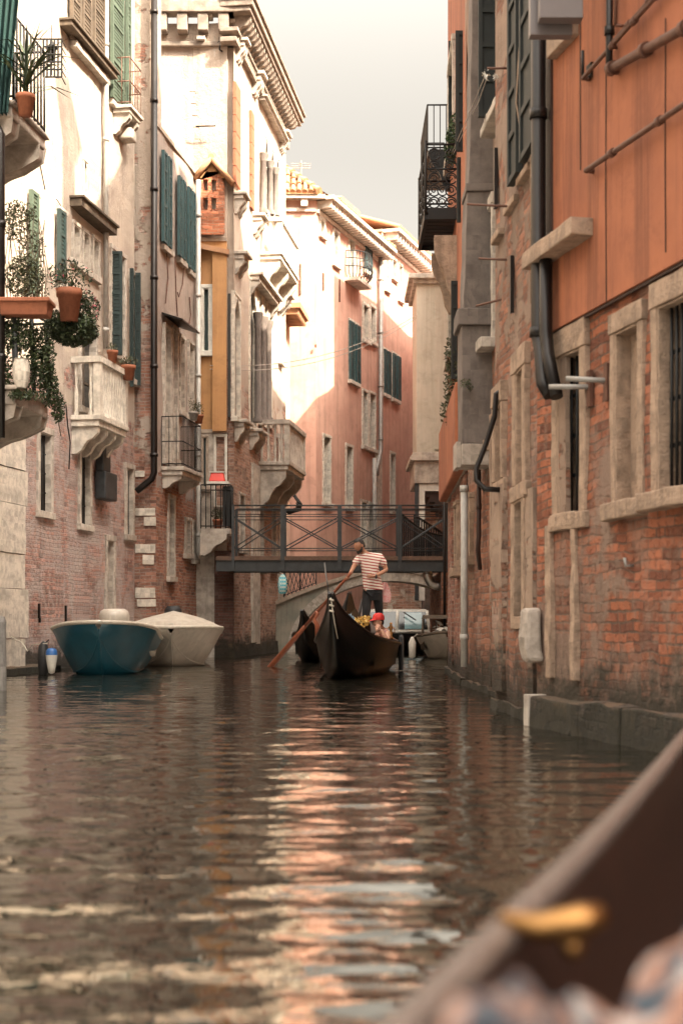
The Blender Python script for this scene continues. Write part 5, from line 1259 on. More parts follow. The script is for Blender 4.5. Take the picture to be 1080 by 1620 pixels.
YA = 42.2
ab = thing('stone_arch_bridge', (1.5, YA, 0), 'low grey plastered stone arch bridge behind the iron footbridge', 'bridge')
def top(x): t = abs(x - 1.5) / 3.3; return 2.42 - .95 * t ** 1.5 if t < 1.6 else .5
def arch(x): u = (x - 1.5) / 2.87; return 2.13 * math.sqrt(max(0, 1 - u * u)) if abs(u) < 1 else -.3
m = MB(); N = 60; X0, X1 = -1.95, 5.2
xs = [X0 + (X1 - X0) * i / N for i in range(N + 1)]
for y0, y1 in ((YA, YA + 2.2),):
    for i in range(N):
        a, c = xs[i], xs[i + 1]; la, lc = arch(a), arch(c)
        m.hexa([(a, y0, la), (c, y0, lc), (c, y1, lc), (a, y1, la), (a, y0, top(a)), (c, y0, top(c)), (c, y1, top(c)), (a, y1, top(a))])
m.build('arch_wall', 'grey_plaster', ab)
m = MB()
for i in range(34):
    t0, t1 = math.pi * (1 - i / 34) , math.pi * (1 - (i + .96) / 34)
    def q(t, r, y): return (1.5 + (2.87 + r) * math.cos(t), y, (2.13 + r) * math.sin(t))
    m.hexa([q(t0, -.01, YA - .04), q(t1, -.01, YA - .04), q(t1, -.01, YA + .1), q(t0, -.01, YA + .1), q(t0, .24, YA - .04), q(t1, .24, YA - .04), q(t1, .24, YA + .1), q(t0, .24, YA + .1)])
m.build('arch_ring', 'stone_pale', ab, rough=.01)
m = MB()
for i in range(N):
    a, c = xs[i], xs[i + 1]; m.hexa([(a, YA - .1, top(a)), (c, YA - .1, top(c)), (c, YA + .3, top(c)), (a, YA + .3, top(a)), (a, YA - .1, top(a) + .12), (c, YA - .1, top(c) + .12), (c, YA + .3, top(c) + .12), (a, YA + .3, top(a) + .12)])
m.build('coping', 'stone', ab)
m = MB(); xa_, xb_ = PZ(449, 0, YA).x, PZ(500, 0, YA).x
def tl(t, h): x = xa_ + (xb_ - xa_) * t; return Vector((x, YA + .1, top(x) + .12 + h))
for i in range(9):
    t = i / 8
    m.tube([tl(t, 0), tl(min(1, t + .25), .8)], .012, 5); m.tube([tl(t, 0), tl(max(0, t - .25), .8)], .012, 5)
m.tube([tl(0, .8), tl(1, .8)], .022, 6); m.tube([tl(0, .06), tl(1, .06)], .015, 6)
for t in (0, .5, 1): m.tube([tl(t, 0), tl(t, .85)], .022, 6)
m.build('railing', 'iron_grey', ab)

# ================================================================== BOATS
def xf(x0, y0, yaw): c, s_ = math.cos(yaw), math.sin(yaw); return lambda x, y, z: Vector((x0 + x * c - y * s_, y0 + x * s_ + y * c, z))
def lerpt(tab, t):
    for (a, va), (b, vb) in zip(tab, tab[1:]):
        if t <= b: u = (t - a) / (b - a); u = u * u * (3 - 2 * u) if False else u; return va + (vb - va) * u
    return tab[-1][1]
def smooth_tab(tab, t):
    n = len(tab)
    for i in range(n - 1):
        if t <= tab[i + 1][0]:
            p0 = tab[max(0, i - 1)]; p1 = tab[i]; p2 = tab[i + 1]; p3 = tab[min(n - 1, i + 2)]
            u = (t - p1[0]) / (p2[0] - p1[0]); m1 = (p2[1] - p0[1]) / max(1e-6, p2[0] - p0[0]); m2 = (p3[1] - p1[1]) / max(1e-6, p3[0] - p1[0]); h = p2[0] - p1[0]
            return (2*u**3-3*u**2+1)*p1[1] + (u**3-2*u**2+u)*h*m1 + (-2*u**3+3*u**2)*p2[1] + (u**3-u**2)*h*m2
    return tab[-1][1]
def motorboat(T, L, B, sheer, mat, rim, t, full=.28, keel=-.15, chine=.62, chz=.18, deck=None):
    """bow at local y=0, stern at y=L"""
    rings = []; rims = []; N = 26
    for i in range(N + 1):
        u = (i / N) ** 1.6; y = L * u; b = B / 2 * min(1, (max(u, .0005) / full)) ** .48 if u < full else B / 2 * (1 - .12 * ((u - full) / (1 - full)) ** 2)
        zs = smooth_tab(sheer, u); ub = min(1, u / (full * .95)); zk = keel + (zs - .12 - keel) * (1 - ub) ** 2.6
        bc = b * chine * min(1, ub * 1.1 + .08); zc = keel + chz + (zs - .16 - keel - chz) * (1 - ub) ** 2.0
        yk = y + .0
        prof = [(b, zs), (b * .985, zs - .07), (bc + (b - bc) * .62, zc + (zs - zc) * .55), (bc, zc), (bc * .5, (zc + zk) / 2 - .01), (0, zk)]
        yo = lambda z: (zs - z) * .42 * (1 - min(1, u / .5))
        pts = [T(x, y + yo(z), z) for x, z in prof] + [T(-x, y + yo(z), z) for x, z in prof[-2::-1]]
        rings.append(pts); rims.append((b, y, zs))
    m = MB(); m.loft(rings)
    m.add(rings[-1], [tuple(range(len(rings[-1])))])
    h = m.build('hull', mat, t)
    for sg in (1,):
        r = MB(); path = [T(-b, y, z) for b, y, z in reversed(rims)] + [T(b, y, z) for b, y, z in rims[1:]]
        r.tube(path, .035, 8); r.build('rubbing_strake', rim, h)
    k = MB()
    def lerp_ring(r, j):
        return r[j]
    for j in (3, 7): k.tube([rings[i][j] for i in range(2, N - 4)], .010, 5)
    k.tube([rings[i][5] for i in range(0, 12)], .012, 6)
    k.build('spray_rail', mat, h)
    d = MB(); n2 = int(N * .55)
    dr_ = [[T(b * f, y, z - .02 + .05 * (1 - abs(f))) for f in (-1, -.6, -.2, .2, .6, 1)] for b, y, z in rims[:n2 if deck is None else N + 1]]
    d.loft(dr_); d.build('foredeck', rim, h)
    inn = MB(); inn.loft([[T(b * f * .93, y, z - dz) for f, dz in ((-1, .03), (-.9, .35), (.9, .35), (1, .03))] for b, y, z in rims[n2 - 1:]]); inn.build('cockpit', rim, h)
    return rims

T1 = xf(-4.02, 23.55, R(4))
bb = thing('blue_boat', T1(0, 2.2, 0), 'petrol blue motorboat with a cream rim moored bow on against the left wall', 'boat', 'motorboats moored along the canal')
motorboat(T1, 4.6, 1.78, [(0, .90), (.12, .86), (.3, .74), (.6, .62), (1, .58)], 'blue_hull', 'rim_white', bb, full=.22)
m = MB(); c = T1(-.0, 4.35, .46)
m.lathe(T1(-.12, 4.3, .80), [(0, .36), (.20, .355), (.27, .31), (.30, .22), (.29, .04), (.25, 0), (0, -.01)], 20, 1.0, 1.25); om = m.build('outboard_motor', 'white_hull', bb)
m = MB(); m.lathe(T1(-.12, 4.3, .80), [(.292, .02), (.298, .05), (.292, .08)], 20, 1.0, 1.25); m.box(c.x - .2, c.x + .0, c.y - .1, c.y + .12, -.3, .8); m.build('motor_leg', 'dark_rub', om)
m = MB()
for x in (-.42, .42): c = T1(x, .42, .84); m.box(c.x - .06, c.x + .06, c.y - .015, c.y + .015, c.z + .0, c.z + .03); m.tube([c + Vector((-.07, 0, .04)), c + Vector((.07, 0, .04))], .012, 6)
m.build('cleat', 'steel', bb)
m = MB(); m.tube([T1(-.06, .0, .91), T1(.06, -.01, .91)], .02, 8); m.build('bow_fitting', 'steel', bb)

T2 = xf(-3.34, 27.9, R(5))
wb = thing('white_boat', T2(0, 2.5, 0), 'off white motorboat under a peaked beige canvas cover, moored behind the blue one', 'boat', 'motorboats moored along the canal')
rims = motorboat(T2, 5.2, 2.02, [(0, .80), (.15, .80), (.4, .74), (.7, .66), (1, .62)], 'white_hull', 'rim_white', wb, full=.25, deck=1)
m = MB(); rr = []
for b, y, z in rims[9:]:
    u = (y - rims[9][1]) / (rims[-1][1] - rims[9][1]); hgt = .11 * math.exp(-((u - .16) / .10) ** 2) + .22 * min(1, u * 5 + .35)
    rr.append([T2(b * f * .97, y, z + .03 + hgt * (max(0, 1 - abs(f) ** 2.6) if True else 0) * (1 if abs(f) < .9 else .8) * (1 - .22 * min(1, abs(f) * 3) * math.exp(-((u - .16) / .10) ** 2)) + (0 if abs(f) == 1 else .012 * math.sin(y * 9 + f * 4))) for f in (-1, -.98, -.8, -.6, -.4, -.2, 0, .2, .4, .6, .8, .98, 1)])
front_ = [T2(rims[9][0] * f * .97, rims[9][1] - .06, rims[9][2] - .01) for f in (-1, -.98, -.8, -.6, -.4, -.2, 0, .2, .4, .6, .8, .98, 1)]
m.loft([front_] + rr); m.build('canvas_cover', 'canvas', wb)
m = MB(); q = P(274, 972, 33.0); m.lathe(q, [(0, .2), (.14, .19), (.2, .1), (.2, -.3)], 16); m.build('outboard_motor', 'dark_rub', wb)
m = MB(); c = T2(.0, .02, .82); m.tube([c + Vector((-.05, 0, 0)), c + Vector((-.04, -.02, .05)), c + Vector((.04, -.02, .05)), c + Vector((.05, 0, 0))], .008, 5); m.build('bow_fitting', 'steel', wb)
fn = thing('black_fender', P(69, 1030, 24.2), 'dark worn rubber fender hanging beside the blue boat', 'fender', 'fenders by the blue boat')
m = MB(); m.lathe(P(69, 1042, 24.2), [(0, -.3), (.08, -.26), (.10, 0), (.08, .22), (.02, .29), (0, .3)], 14); m.tube([P(69, 1020, 24.2), P(78, 1012, 24.2)], .01, 5); m.build('fender_body', 'dark_rub', fn)
fn = thing('white_fender', P(82, 1040, 23.9), 'white fender with a blue end leaning against the left bow of the blue boat', 'fender', 'fenders by the blue boat')
c = P(82, 1055, 23.9); m = MB(); m.lathe(c, [(0, -.12), (.05, -.1), (.07, .0), (.095, .14), (.10, .2)], 14); m.build('fender_body', 'white_paint', fn)
m = MB(); m.lathe(c, [(.101, .2), (.095, .27), (.06, .31), (.0, .32)], 14); m.build('fender_end', 'blue_plastic', fn)
mp_ = thing('mooring_post', PZ(3, 0, 18.9), 'weathered grey wooden mooring post standing in the water at the left edge', 'mooring post')
m = MB(); c = PZ(1, 0, 18.9); m.lathe(c, [(.085, -1), (.085, .5), (.08, .9), (.06, .97), (0, .98)], 14); m.build('post', 'wood_post', mp_, rough=.01)
rp = thing('mooring_rope', P(20, 1008, 24.5), 'thin mooring rope slung from the left wall to the blue boat', 'rope')
m = MB(); m.tube([P(12, 1005, 24.8), P(35, 1016, 24.6), P(44, 1030, 24.4), P(52, 1020, 24.3), P(75, 1018, 24.1)], .009, 5); m.build('rope_line', 'rope', rp)

# gondolas
def gondola(pts, label, group=None, zn=1.33, zf=1.4, tip_low=False, near_deck=2.0):
    """pts: plan axis [(x, y)], near end first"""
    L = 10.9; cs = []; acc = 0
    for a, b in zip(pts, pts[1:]): acc += math.dist(a, b)
    def axis(s):
        d = s / L * acc
        ys = [(0, 0)]; q = 0
        for a, b in zip(pts, pts[1:]): q += math.dist(a, b); ys.append((q, 0))
        tx = [(ys[i][0], pts[i][0]) for i in range(len(pts))]; ty = [(ys[i][0], pts[i][1]) for i in range(len(pts))]
        return Vector((smooth_tab(tx, d), smooth_tab(ty, d), 0))
    SH = [(0, zn), (.35, zn - .20), (1, zn - .47), (2, .64), (3.5, .54), (5.4, .50), (7.5, .56), (9, .80), (10.2, zf - .3), (10.9, zf)]
    KE = [(0, zn - .12), (.3, zn - .62), (.8, .28), (1.5, -.02), (2.4, -.12), (8.6, -.12), (9.6, .12), (10.4, .7), (10.9, zf - .15)]
    BE = [(0, .025), (.4, .10), (1, .27), (2, .50), (3, .64), (4.3, .72), (5.6, .72), (7, .62), (8.6, .40), (10, .12), (10.9, .025)]
    c5 = axis(5.4); t = thing('gondola', (c5.x, c5.y, 0), label, 'gondola', 'gondolas')
    N = 54; rings = []; gl = []; gr = []; info = []
    for i in range(N + 1):
        s = L * i / N; c = axis(s); d = (axis(min(L, s + .05)) - axis(max(0, s - .05))).normalized(); nrm = Vector((d.y, -d.x, 0))
        zs, zk, b = smooth_tab(SH, s), smooth_tab(KE, s), max(.015, smooth_tab(BE, s)); zk = min(zk, zs - .05)
        prof = [(b, zs), (b * .97, zs - .03), (b * .86, zk + (zs - zk) * .5), (b * .60, zk + (zs - zk) * .08), (0, zk)]
        rings.append([c + nrm * x + Vector((0, 0, z)) for x, z in prof] + [c - nrm * x + Vector((0, 0, z)) for x, z in prof[-2::-1]])
        gl.append(c - nrm * b + Vector((0, 0, zs + .01))); gr.append(c + nrm * b + Vector((0, 0, zs + .01))); info.append((c, nrm, b, zs, s, d))
    m = MB(); m.loft(rings); m.add(rings[0], [tuple(range(9))]); m.add(rings[-1], [tuple(range(9))]); h = m.build('hull', 'gondola_black', t)
    for g in (gl, gr): m = MB(); m.tube(g, .024, 8); m.build('gunwale', 'gondola_brown', h)
    m = MB(); m.loft([[c - n_ * b * .97 + Vector((0, 0, zs - .02)), c + Vector((0, 0, zs + .05 * min(1, b * 2))), c + n_ * b * .97 + Vector((0, 0, zs - .02))] for c, n_, b, zs, s, d in info if s <= near_deck]); m.build('near_deck', 'gondola_black', h)
    m = MB(); m.loft([[c - n_ * b * .97 + Vector((0, 0, zs - .02)), c + Vector((0, 0, zs + .05 * min(1, b * 2))), c + n_ * b * .97 + Vector((0, 0, zs - .02))] for c, n_, b, zs, s, d in info if s >= 8.2]); m.build('far_deck', 'gondola_black', h)
    m = MB(); m.loft([[c - n_ * b * .7 + Vector((0, 0, .12)), c + n_ * b * .7 + Vector((0, 0, .12))] for c, n_, b, zs, s, d in info if near_deck - .2 <= s <= 8.4]); m.build('floor', 'gondola_brown', h)
    # low coaming along the cockpit
    for sg in (-1, 1):
        m = MB(); m.loft([[c + n_ * sg * b * .88 + Vector((0, 0, .14)), c + n_ * sg * b * .9 + Vector((0, 0, zs + .05)), c + n_ * sg * b * .97 + Vector((0, 0, zs + .05))] for c, n_, b, zs, s, d in info if near_deck <= s <= 8.4]); m.build('coaming', 'gondola_black', h)
    return t, h, info
def at_s(info, s): return min(info, key=lambda q: abs(q[4] - s))
def brass(parent, p, h=.26, yaw=0):
    m = MB(); m.lathe(p, [(.04, 0), (.05, .02), (.02, .05), (.035, h * .4), (.02, h * .5), (.045, h * .7), (.015, h * .85), (.03, h * .93), (0, h)], 10)
    for sg in (-1, 1): m.tube([p + Vector((0, 0, h * .3)), p + Vector((sg * .07, 0, h * .42)), p + Vector((sg * .06, 0, h * .65)), p + Vector((sg * .02, 0, h * .72))], .012, 6)
    return m.build('brass_ornament', 'gold', parent)

g1, h1, i1 = gondola([(-.16, 21.3), (.06, 23), (.27, 25), (.40, 27), (.46, 29), (.48, 31.9)], 'black gondola carrying the standing oarsman and a passenger in a red cap')
g2, h2, i2 = gondola([(-.85, 30.9), (-.62, 32.5), (-.40, 35), (-.2, 37), (.10, 39), (.24, 40.6)], 'second black gondola lying behind the first, mostly hidden at its left', zn=1.15, zf=1.75)
brass(h2, P(503, 1010, 32.4)); 
brass(h1, P(618, 1011, 25.4), .30)
# forcola (oar rest)
q = P(500, 985, 25.4); m = MB(); m.tube([q + Vector((.03, 0, -.25)), q + Vector((.02, 0, -.05)), q + Vector((-.03, 0, .06)), q + Vector((.03, 0, .16)), q + Vector((-.02, 0, .2))], [.05, .045, .03, .04, .025], 8); m.build('oar_rest', 'oar', h1)
# rope and rings on the near stem
m = MB(); m.tube([P(523, 946, 21.28), P(526, 965, 21.25), P(529, 985, 21.3), P(534, 1010, 21.55)], .010, 6)
for y in (948, 957, 966): m.tube([P(521, y, 21.25), P(528, y + 2, 21.22)], .016, 6)
m.build('stem_rope', 'rope', h1)
m = MB(); q = P(634, 1030, 26.0); m.lathe(q, [(.04, -.35), (.05, -.2), (.05, .25), (.03, .3), (0, .3)], 10); m.build('side_fender', 'dark_rub', h1)
# seats, flowers and cloths aboard
c, n_, b, zs, s_, d = at_s(i1, 5.0)
m = MB(); m.box(c.x - .5, c.x + .55, c.y - .5, c.y + .5, .2, .58); m.build('stern_platform', 'gondola_black', h1, bevel=.03)
m = MB(); q = P(560, 984, 25.0); m.loft([[P(546, 1000, 24.9), P(575, 1000, 25.3)], [P(547, 975, 24.9), P(572, 978, 25.3)], [P(550, 950, 24.95), P(562, 962, 25.2)], [P(552, 938, 25.0), P(556, 939, 25.1)]], smooth=False); ob = m.build('carved_seat_wing', 'gondola_black', h1); sm_ = ob.modifiers.new('s', 'SOLIDIFY'); sm_.thickness = .04
c, n_, b, zs, s_, d = at_s(i1, 3.4)
m = MB(); m.box(c.x - .45, c.x + .45, c.y - .1, c.y + .45, .13, .42); m.build('seat', 'leather', h1, bevel=.03)
fl_ = thing('gold_flowers', P(571, 984, 24.2), 'bunch of gold fabric flowers on the seat back of the gondola', 'ornament')
m = MB(); m.leaves(P(571, 984, 24.2), (.15, .12, .10), 240, .03, .1); m.leaves(P(579, 978, 24.2), (.07, .06, .05), 60, .03, .1); m.build('flower_bunch', 'petal_gold', fl_)
bc_ = thing('blue_cloth', P(552, 976, 23.9), 'pale blue folded cloth beside the gold flowers in the gondola', 'cloth')
m = MB(); m.leaves(P(551, 979, 23.9), (.09, .1, .06), 60, .045, .0, .9); m.build('folded_cloth', plain('pale blue cloth', (.35, .50, .62), .85, var=.3, scale=20), bc_)
m = MB(); m.lathe(P(565, 1010, 24.3), [(0, .0), (.2, 0), (.24, .1), (.22, .26), (0, .28)], 14, 1.0, .4); m.build('seat_back', 'gondola_brown', h1)

# motor launch with a white cabin, beyond the arch
T3 = xf(1.62, 39.6, R(-3)); cb = thing('white_cabin_boat', T3(0, 2.5, 0), 'motor launch with a white cabin and wide windscreen under the stone arch', 'boat', 'motorboats moored along the canal')
motorboat(T3, 5.2, 2.1, [(0, .62), (.2, .60), (1, .55)], 'dark_rub', 'white_paint', cb, full=.24)
m = MB(); za, zb_ = CH - 16 / F * 40.5, CH + 17 / F * 40.5
xa_, xb_ = -1.0, .72
def fr_(x, y, z): return T3(x, y, z)
# cabin: slanted windscreen frame
lo, hi = .60, 1.2
def quadbar(a, b, r): m.tube([a, b], r, 8)
m.hexa([T3(-.95, 1.0, lo - .1), T3(.85, 1.0, lo - .1), T3(.9, 3.4, lo - .1), T3(-1, 3.4, lo - .1), T3(-.93, 1.0, lo + .08), T3(.83, 1.0, lo + .08), T3(.88, 3.4, lo + .08), T3(-.98, 3.4, lo + .08)])
m.hexa([T3(-.88, 1.3, hi), T3(.74, 1.3, hi), T3(.8, 3.4, hi), T3(-.9, 3.4, hi), T3(-.84, 1.34, hi + .07), T3(.7, 1.34, hi + .07), T3(.76, 3.3, hi + .07), T3(-.86, 3.3, hi + .07)])
for x0, x1 in ((-.93, -.88), (.83, .76), (-.1, -.08)): quadbar(T3(x0, 1.02, lo + .05), T3(x1, 1.3, hi + .02), .045)
quadbar(T3(.88, 3.3, lo), T3(.78, 3.3, hi), .04); quadbar(T3(-.96, 3.3, lo), T3(-.88, 3.3, hi), .04)
cbn = m.build('cabin', 'white_paint', cb)
m = MB(); m.add([T3(-.9, 1.06, lo + .08), T3(.80, 1.06, lo + .08), T3(.74, 1.3, hi), T3(-.86, 1.3, hi)], [(0, 1, 2, 3)]); m.build('windscreen', 'pane', cbn)
m = MB(); m.add([T3(.12, 1.045, lo + .10), T3(.66, 1.045, lo + .10), T3(.62, 1.27, hi - .03), T3(.14, 1.27, hi - .03)], [(0, 1, 2, 3)]); m.build('side_pane', 'pane_blue', cbn)
m = MB(); m.tube([T3(.1, 1.1, hi - .02), T3(.45, 1.0, hi - .25)], .02, 5); m.build('wiper', 'iron', cbn)
# small wooden topped boat at the right
T4 = xf(2.46, 33.2, R(-4)); sbt = thing('small_launch', T4(0, 2, 0), 'small pale launch with a brown canopy moored at the right wall before the bridge', 'boat', 'motorboats moored along the canal')
motorboat(T4, 4.0, 1.5, [(0, .66), (.2, .60), (1, .5)], 'white_hull', 'wood_old', sbt, full=.5)
m = MB(); m.hexa([T4(-.62, 1.3, .98), T4(.62, 1.3, .98), T4(.62, 3.2, .98), T4(-.62, 3.2, .98), T4(-.58, 1.35, 1.07), T4(.58, 1.35, 1.07), T4(.58, 3.1, 1.07), T4(-.58, 3.1, 1.07)])
for x in (-.58, .58):
    for y in (1.2, 3.1): m.tube([T4(x * 1.02, y - .2, .55), T4(x, y + .15, 1.0)], .022, 6)
m.build('canopy', 'wood_old', sbt)
m = MB(); m.leaves(T4(-.1, 1.6, .75), (.22, .3, .14), 40, .1, 0); m.build('bundle', 'white_paint', sbt)
m = MB(); m.lathe(T4(-.83, .9, .30), [(0, -.28), (.08, -.24), (.09, .1), (.03, .24), (0, .25)], 12); m.build('fender', 'white_paint', sbt)
m = MB(); m.tube([T4(-.83, .9, .5), T4(-.70, .9, .62)], .01, 5); m.build('rope_line', 'rope', sbt)

# ================================================================== PEOPLE
def skin(name, V, E, mat, parent, sub=2, extra=None):
    """grow one continuous surface round a skeleton: V name -> (pos, rx, ry)"""
    keys = list(V); me = bpy.data.meshes.new(name + '_s'); ro = Vector(V[keys[0]][0])
    me.from_pydata([Vector(V[k][0]) for k in keys], [(keys.index(a), keys.index(b)) for a, b in E], [])
    o = bpy.data.objects.new(name + '_s', me); C.objects.link(o)
    sk = o.modifiers.new('skin', 'SKIN'); sk.use_smooth_shade = True
    for i, k in enumerate(keys):
        v = me.skin_vertices[0].data[i]; v.radius = V[k][1:3] if len(V[k]) > 2 else (V[k][1], V[k][1]); v.use_root = (i == 0)
    ss = o.modifiers.new('sub', 'SUBSURF'); ss.levels = sub; ss.render_levels = sub
    dg = bpy.context.evaluated_depsgraph_get(); ev = o.evaluated_get(dg); em = ev.to_mesh()
    m = MB(); m.add([v.co.copy() for v in em.vertices], [tuple(p.vertices) for p in em.polygons], True); ev.to_mesh_clear()
    bpy.data.objects.remove(o); bpy.data.meshes.remove(me)
    if extra: extra(m)
    return m.build(name, mat, parent)
def rings(m, L, n=18):
    m.loft([[Vector(c) + Vector((rx * math.cos(2 * math.pi * j / n), ry * math.sin(2 * math.pi * j / n), 0)) for j in range(n)] for c, rx, ry in L], closed=True)
def head_mesh(m, c, r, face, up):
    """head ellipsoid shaped with brow, nose, lips, chin and ears; face = forward direction"""
    f = face.normalized(); u = (up - f * up.dot(f)).normalized(); s_ = f.cross(u)
    n, k = 24, 18; vs = []; fs = []
    for i in range(k + 1):
        a = math.pi * i / k
        for j in range(n):
            t = 2 * math.pi * j / n; x, y, z = math.sin(a) * math.sin(t), math.sin(a) * math.cos(t), math.cos(a)
            sx, sy, sz = .78, .95, 1.16
            if z < 0: sx *= 1 - .28 * (-z) ** 1.5; sy *= 1 - .10 * (-z)
            yy = y * sy
            if y > 0:
                g = lambda zx, w_, xw: math.exp(-((z - zx) / w_) ** 2 - (x / xw) ** 2)
                yy += .26 * g(-.18, .16, .14) + .12 * g(.02, .16, .10) + .05 * g(-.52, .08, .3) + .10 * g(-.9, .16, .35) - .07 * g(.08, .10, .5) * (1 if abs(x) > .12 else .2) + .05 * g(.26, .08, .5)
            vs.append(c + s_ * (x * sx * r) + f * (yy * r) + u * (z * sz * r))
    for i in range(k):
        for j in range(n): fs.append((i * n + j, (i + 1) * n + j, (i + 1) * n + (j + 1) % n, i * n + (j + 1) % n))
    m.add(vs, fs, True)
    for sg in (-1, 1):
        e = c + s_ * sg * r * .78 + u * r * -.05; m.tube([e - u * r * .22, e + s_ * sg * r * .08 - f * .03 * r, e + u * r * .25], [r * .09, r * .16, r * .10], 8)
def hair_mesh(parent, c, r, face, up, mat='hair', beard=False):
    f = face.normalized(); u = (up - f * up.dot(f)).normalized(); s_ = f.cross(u); m = MB(); n, k = 20, 10; vs = []; fs = []
    for i in range(k + 1):
        for j in range(n):
            t = 2 * math.pi * j / n; lim = .92 if math.cos(t) > .3 else 2.0 if math.cos(t) < -.2 else 1.5
            a = lim * i / k; x, y, z = math.sin(a) * math.sin(t), math.sin(a) * math.cos(t), math.cos(a)
            q = 1.04 + .05 * mnoise.noise(Vector((x * 4, y * 4, z * 4))) + (.06 if z > .5 else 0)
            vs.append(c + s_ * (x * .80 * r * q) + f * (y * .97 * r * q) + u * (z * 1.18 * r * q))
    for i in range(k):
        for j in range(n): fs.append((i * n + j, (i + 1) * n + j, (i + 1) * n + (j + 1) % n, i * n + (j + 1) % n))
    m.add(vs, fs, True)
    return m.build('hair', mat, parent)
def hand(m, wrist, d, side_, size=.09, curl=.6, grip=None):
    """palm with five fingers; d: finger direction, side_: towards the thumb, curls towards the palm normal"""
    d = d.normalized(); t = (side_ - d * side_.dot(d)).normalized(); nrm = d.cross(t)
    if grip is not None: nrm = grip.normalized()
    palm = wrist + d * size * .5
    m.tube([wrist, wrist + d * size * .25, wrist + d * size * .6, wrist + d * size * .98], [size * .27, size * .36, size * .44, size * .38], 10)
    for i, (off, ln) in enumerate(((.33, .72), (.11, .82), (-.11, .76), (-.32, .60))):
        a = wrist + d * size * .95 + t * size * off; b = a + (d * math.cos(curl) + nrm * math.sin(curl)) * size * ln * .5
        c = b + (d * math.cos(curl * 2.2) + nrm * math.sin(curl * 2.2)) * size * ln * .32; e = c + (d * math.cos(curl * 3.2) + nrm * math.sin(curl * 3.2)) * size * ln * .22
        m.tube([a - d * size * .2, a, b, c, e], [size * .10, size * .10, size * .095, size * .085, size * .06], 6)
    a = wrist + d * size * .3 + t * size * .36; b = a + (t * .6 + d * .6 + nrm * .3).normalized() * size * .42; e = b + (d * .8 + nrm * .5 - t * .1).normalized() * size * .32
    m.tube([a - t * size * .15, a, b, e], [size * .13, size * .13, size * .11, size * .07], 6)

YG = 26.0
def G(px, py, dy=0.0): return P(px, py, YG + dy)
gz = smooth_tab([(0, .6)], 0)
pr_ = thing('person', (G(588, 0).x, YG, .58), 'person standing at the oar in a red and white striped jersey and black trousers', 'person')
hipc = G(588, 928); chest = G(584, 890); neckb = G(578, 876); headc = G(568.5, 863, -.06)
shl = G(567, 883, .02); shr = G(601, 882, .05)         # image left / right shoulder
ell = G(558, 899, -.10); wrl = G(552, 911, -.22)
elr = G(611, 902, .02); wrr = G(591, 912, -.22)
fz = .60
fl1, fl2 = Vector((G(577, 0).x, YG - .12, fz)), Vector((G(599, 0).x, YG + .14, fz))
k1, k2 = Vector((G(579, 0).x, YG - .12, 1.08)), Vector((G(600, 0).x, YG + .04, 1.08))
hp1, hp2 = G(580.5, 934), G(596.5, 934)
faced = Vector((-.80, -.48, -.36)); upd = Vector((-.30, -.2, .95))
V = dict(pelvis=(hipc, .13, .10), waist=(G(587, 912), .125, .09), chest=(chest, .15, .10), neckb=(neckb, .075, .07), neck=(G(573.5, 872, -.02), .055, .055), jaw=(headc, .06, .06),
         shl=(shl, .06, .06), ell=(ell, .042, .042), wrl=(wrl, .027, .027), shr=(shr, .065, .065), elr=(elr, .045, .045), wrr=(wrr, .029, .029),
         hp1=(hp1, .09, .09), k1=(k1, .055, .055), a1=(fl1 + Vector((0, 0, .09)), .036, .036), t1=(fl1 + Vector((-.03, -.16, .03)), .035, .03),
         hp2=(hp2, .09, .09), k2=(k2, .055, .055), a2=(fl2 + Vector((0, 0, .09)), .036, .036), t2=(fl2 + Vector((.02, -.16, .03)), .035, .03))
E = [('pelvis', 'waist'), ('waist', 'chest'), ('chest', 'neckb'), ('neckb', 'neck'), ('neck', 'jaw'), ('chest', 'shl'), ('shl', 'ell'), ('ell', 'wrl'), ('chest', 'shr'), ('shr', 'elr'), ('elr', 'wrr'),
     ('pelvis', 'hp1'), ('hp1', 'k1'), ('k1', 'a1'), ('a1', 't1'), ('pelvis', 'hp2'), ('hp2', 'k2'), ('k2', 'a2'), ('a2', 't2')]
odir = (PZ(428, 0, 28.5) - wrl).normalized()
def ex(m):
    head_mesh(m, headc, .108, faced, upd)
    hand(m, wrl, (G(548, 915, -.26) - wrl) + Vector((0, 0, -.01)), Vector((.5, 0, .8)), .085, .8, Vector((.3, .8, -.2)))
    hand(m, wrr, Vector((-.9, -.25, .02)), Vector((0, -.2, 1)), .088, .35, Vector((0, .9, .0)))
body = skin('body', V, E, 'skin', pr_, extra=ex)
hair_mesh(pr_, headc, .108, faced, upd)
m = MB(); f = faced.normalized(); u = (upd - f * upd.dot(f)).normalized(); s_ = f.cross(u)
m.tube([headc + s_ * .075 - u * .03 + f * .0, headc + s_ * .06 - u * .085 + f * .04, headc - u * .115 + f * .07, headc - s_ * .06 - u * .085 + f * .04, headc - s_ * .075 - u * .03], [.016, .024, .03, .024, .016], 8); m.build('beard', 'hair', pr_)
V = dict(low=(G(589.5, 933), .17, .135), lo2=(G(589, 924), .165, .125), w=(G(587, 912), .150, .115), c=(chest, .175, .125), n=(G(579, 876.5), .11, .095), shl=(shl, .085, .085), sl=(shl.lerp(ell, .68), .075, .075), shr=(shr, .09, .09), sr=(shr.lerp(elr, .72), .08, .08))
skin('jersey', V, [('low', 'lo2'), ('lo2', 'w'), ('w', 'c'), ('c', 'n'), ('c', 'shl'), ('shl', 'sl'), ('c', 'shr'), ('shr', 'sr')], 'jersey', pr_, extra=lambda m: rings(m, [(G(585, 899), .165, .115), (G(587, 910), .165, .118), (G(588.5, 920), .172, .125), (G(590, 929), .182, .135), (G(590.3, 933), .180, .134)]))
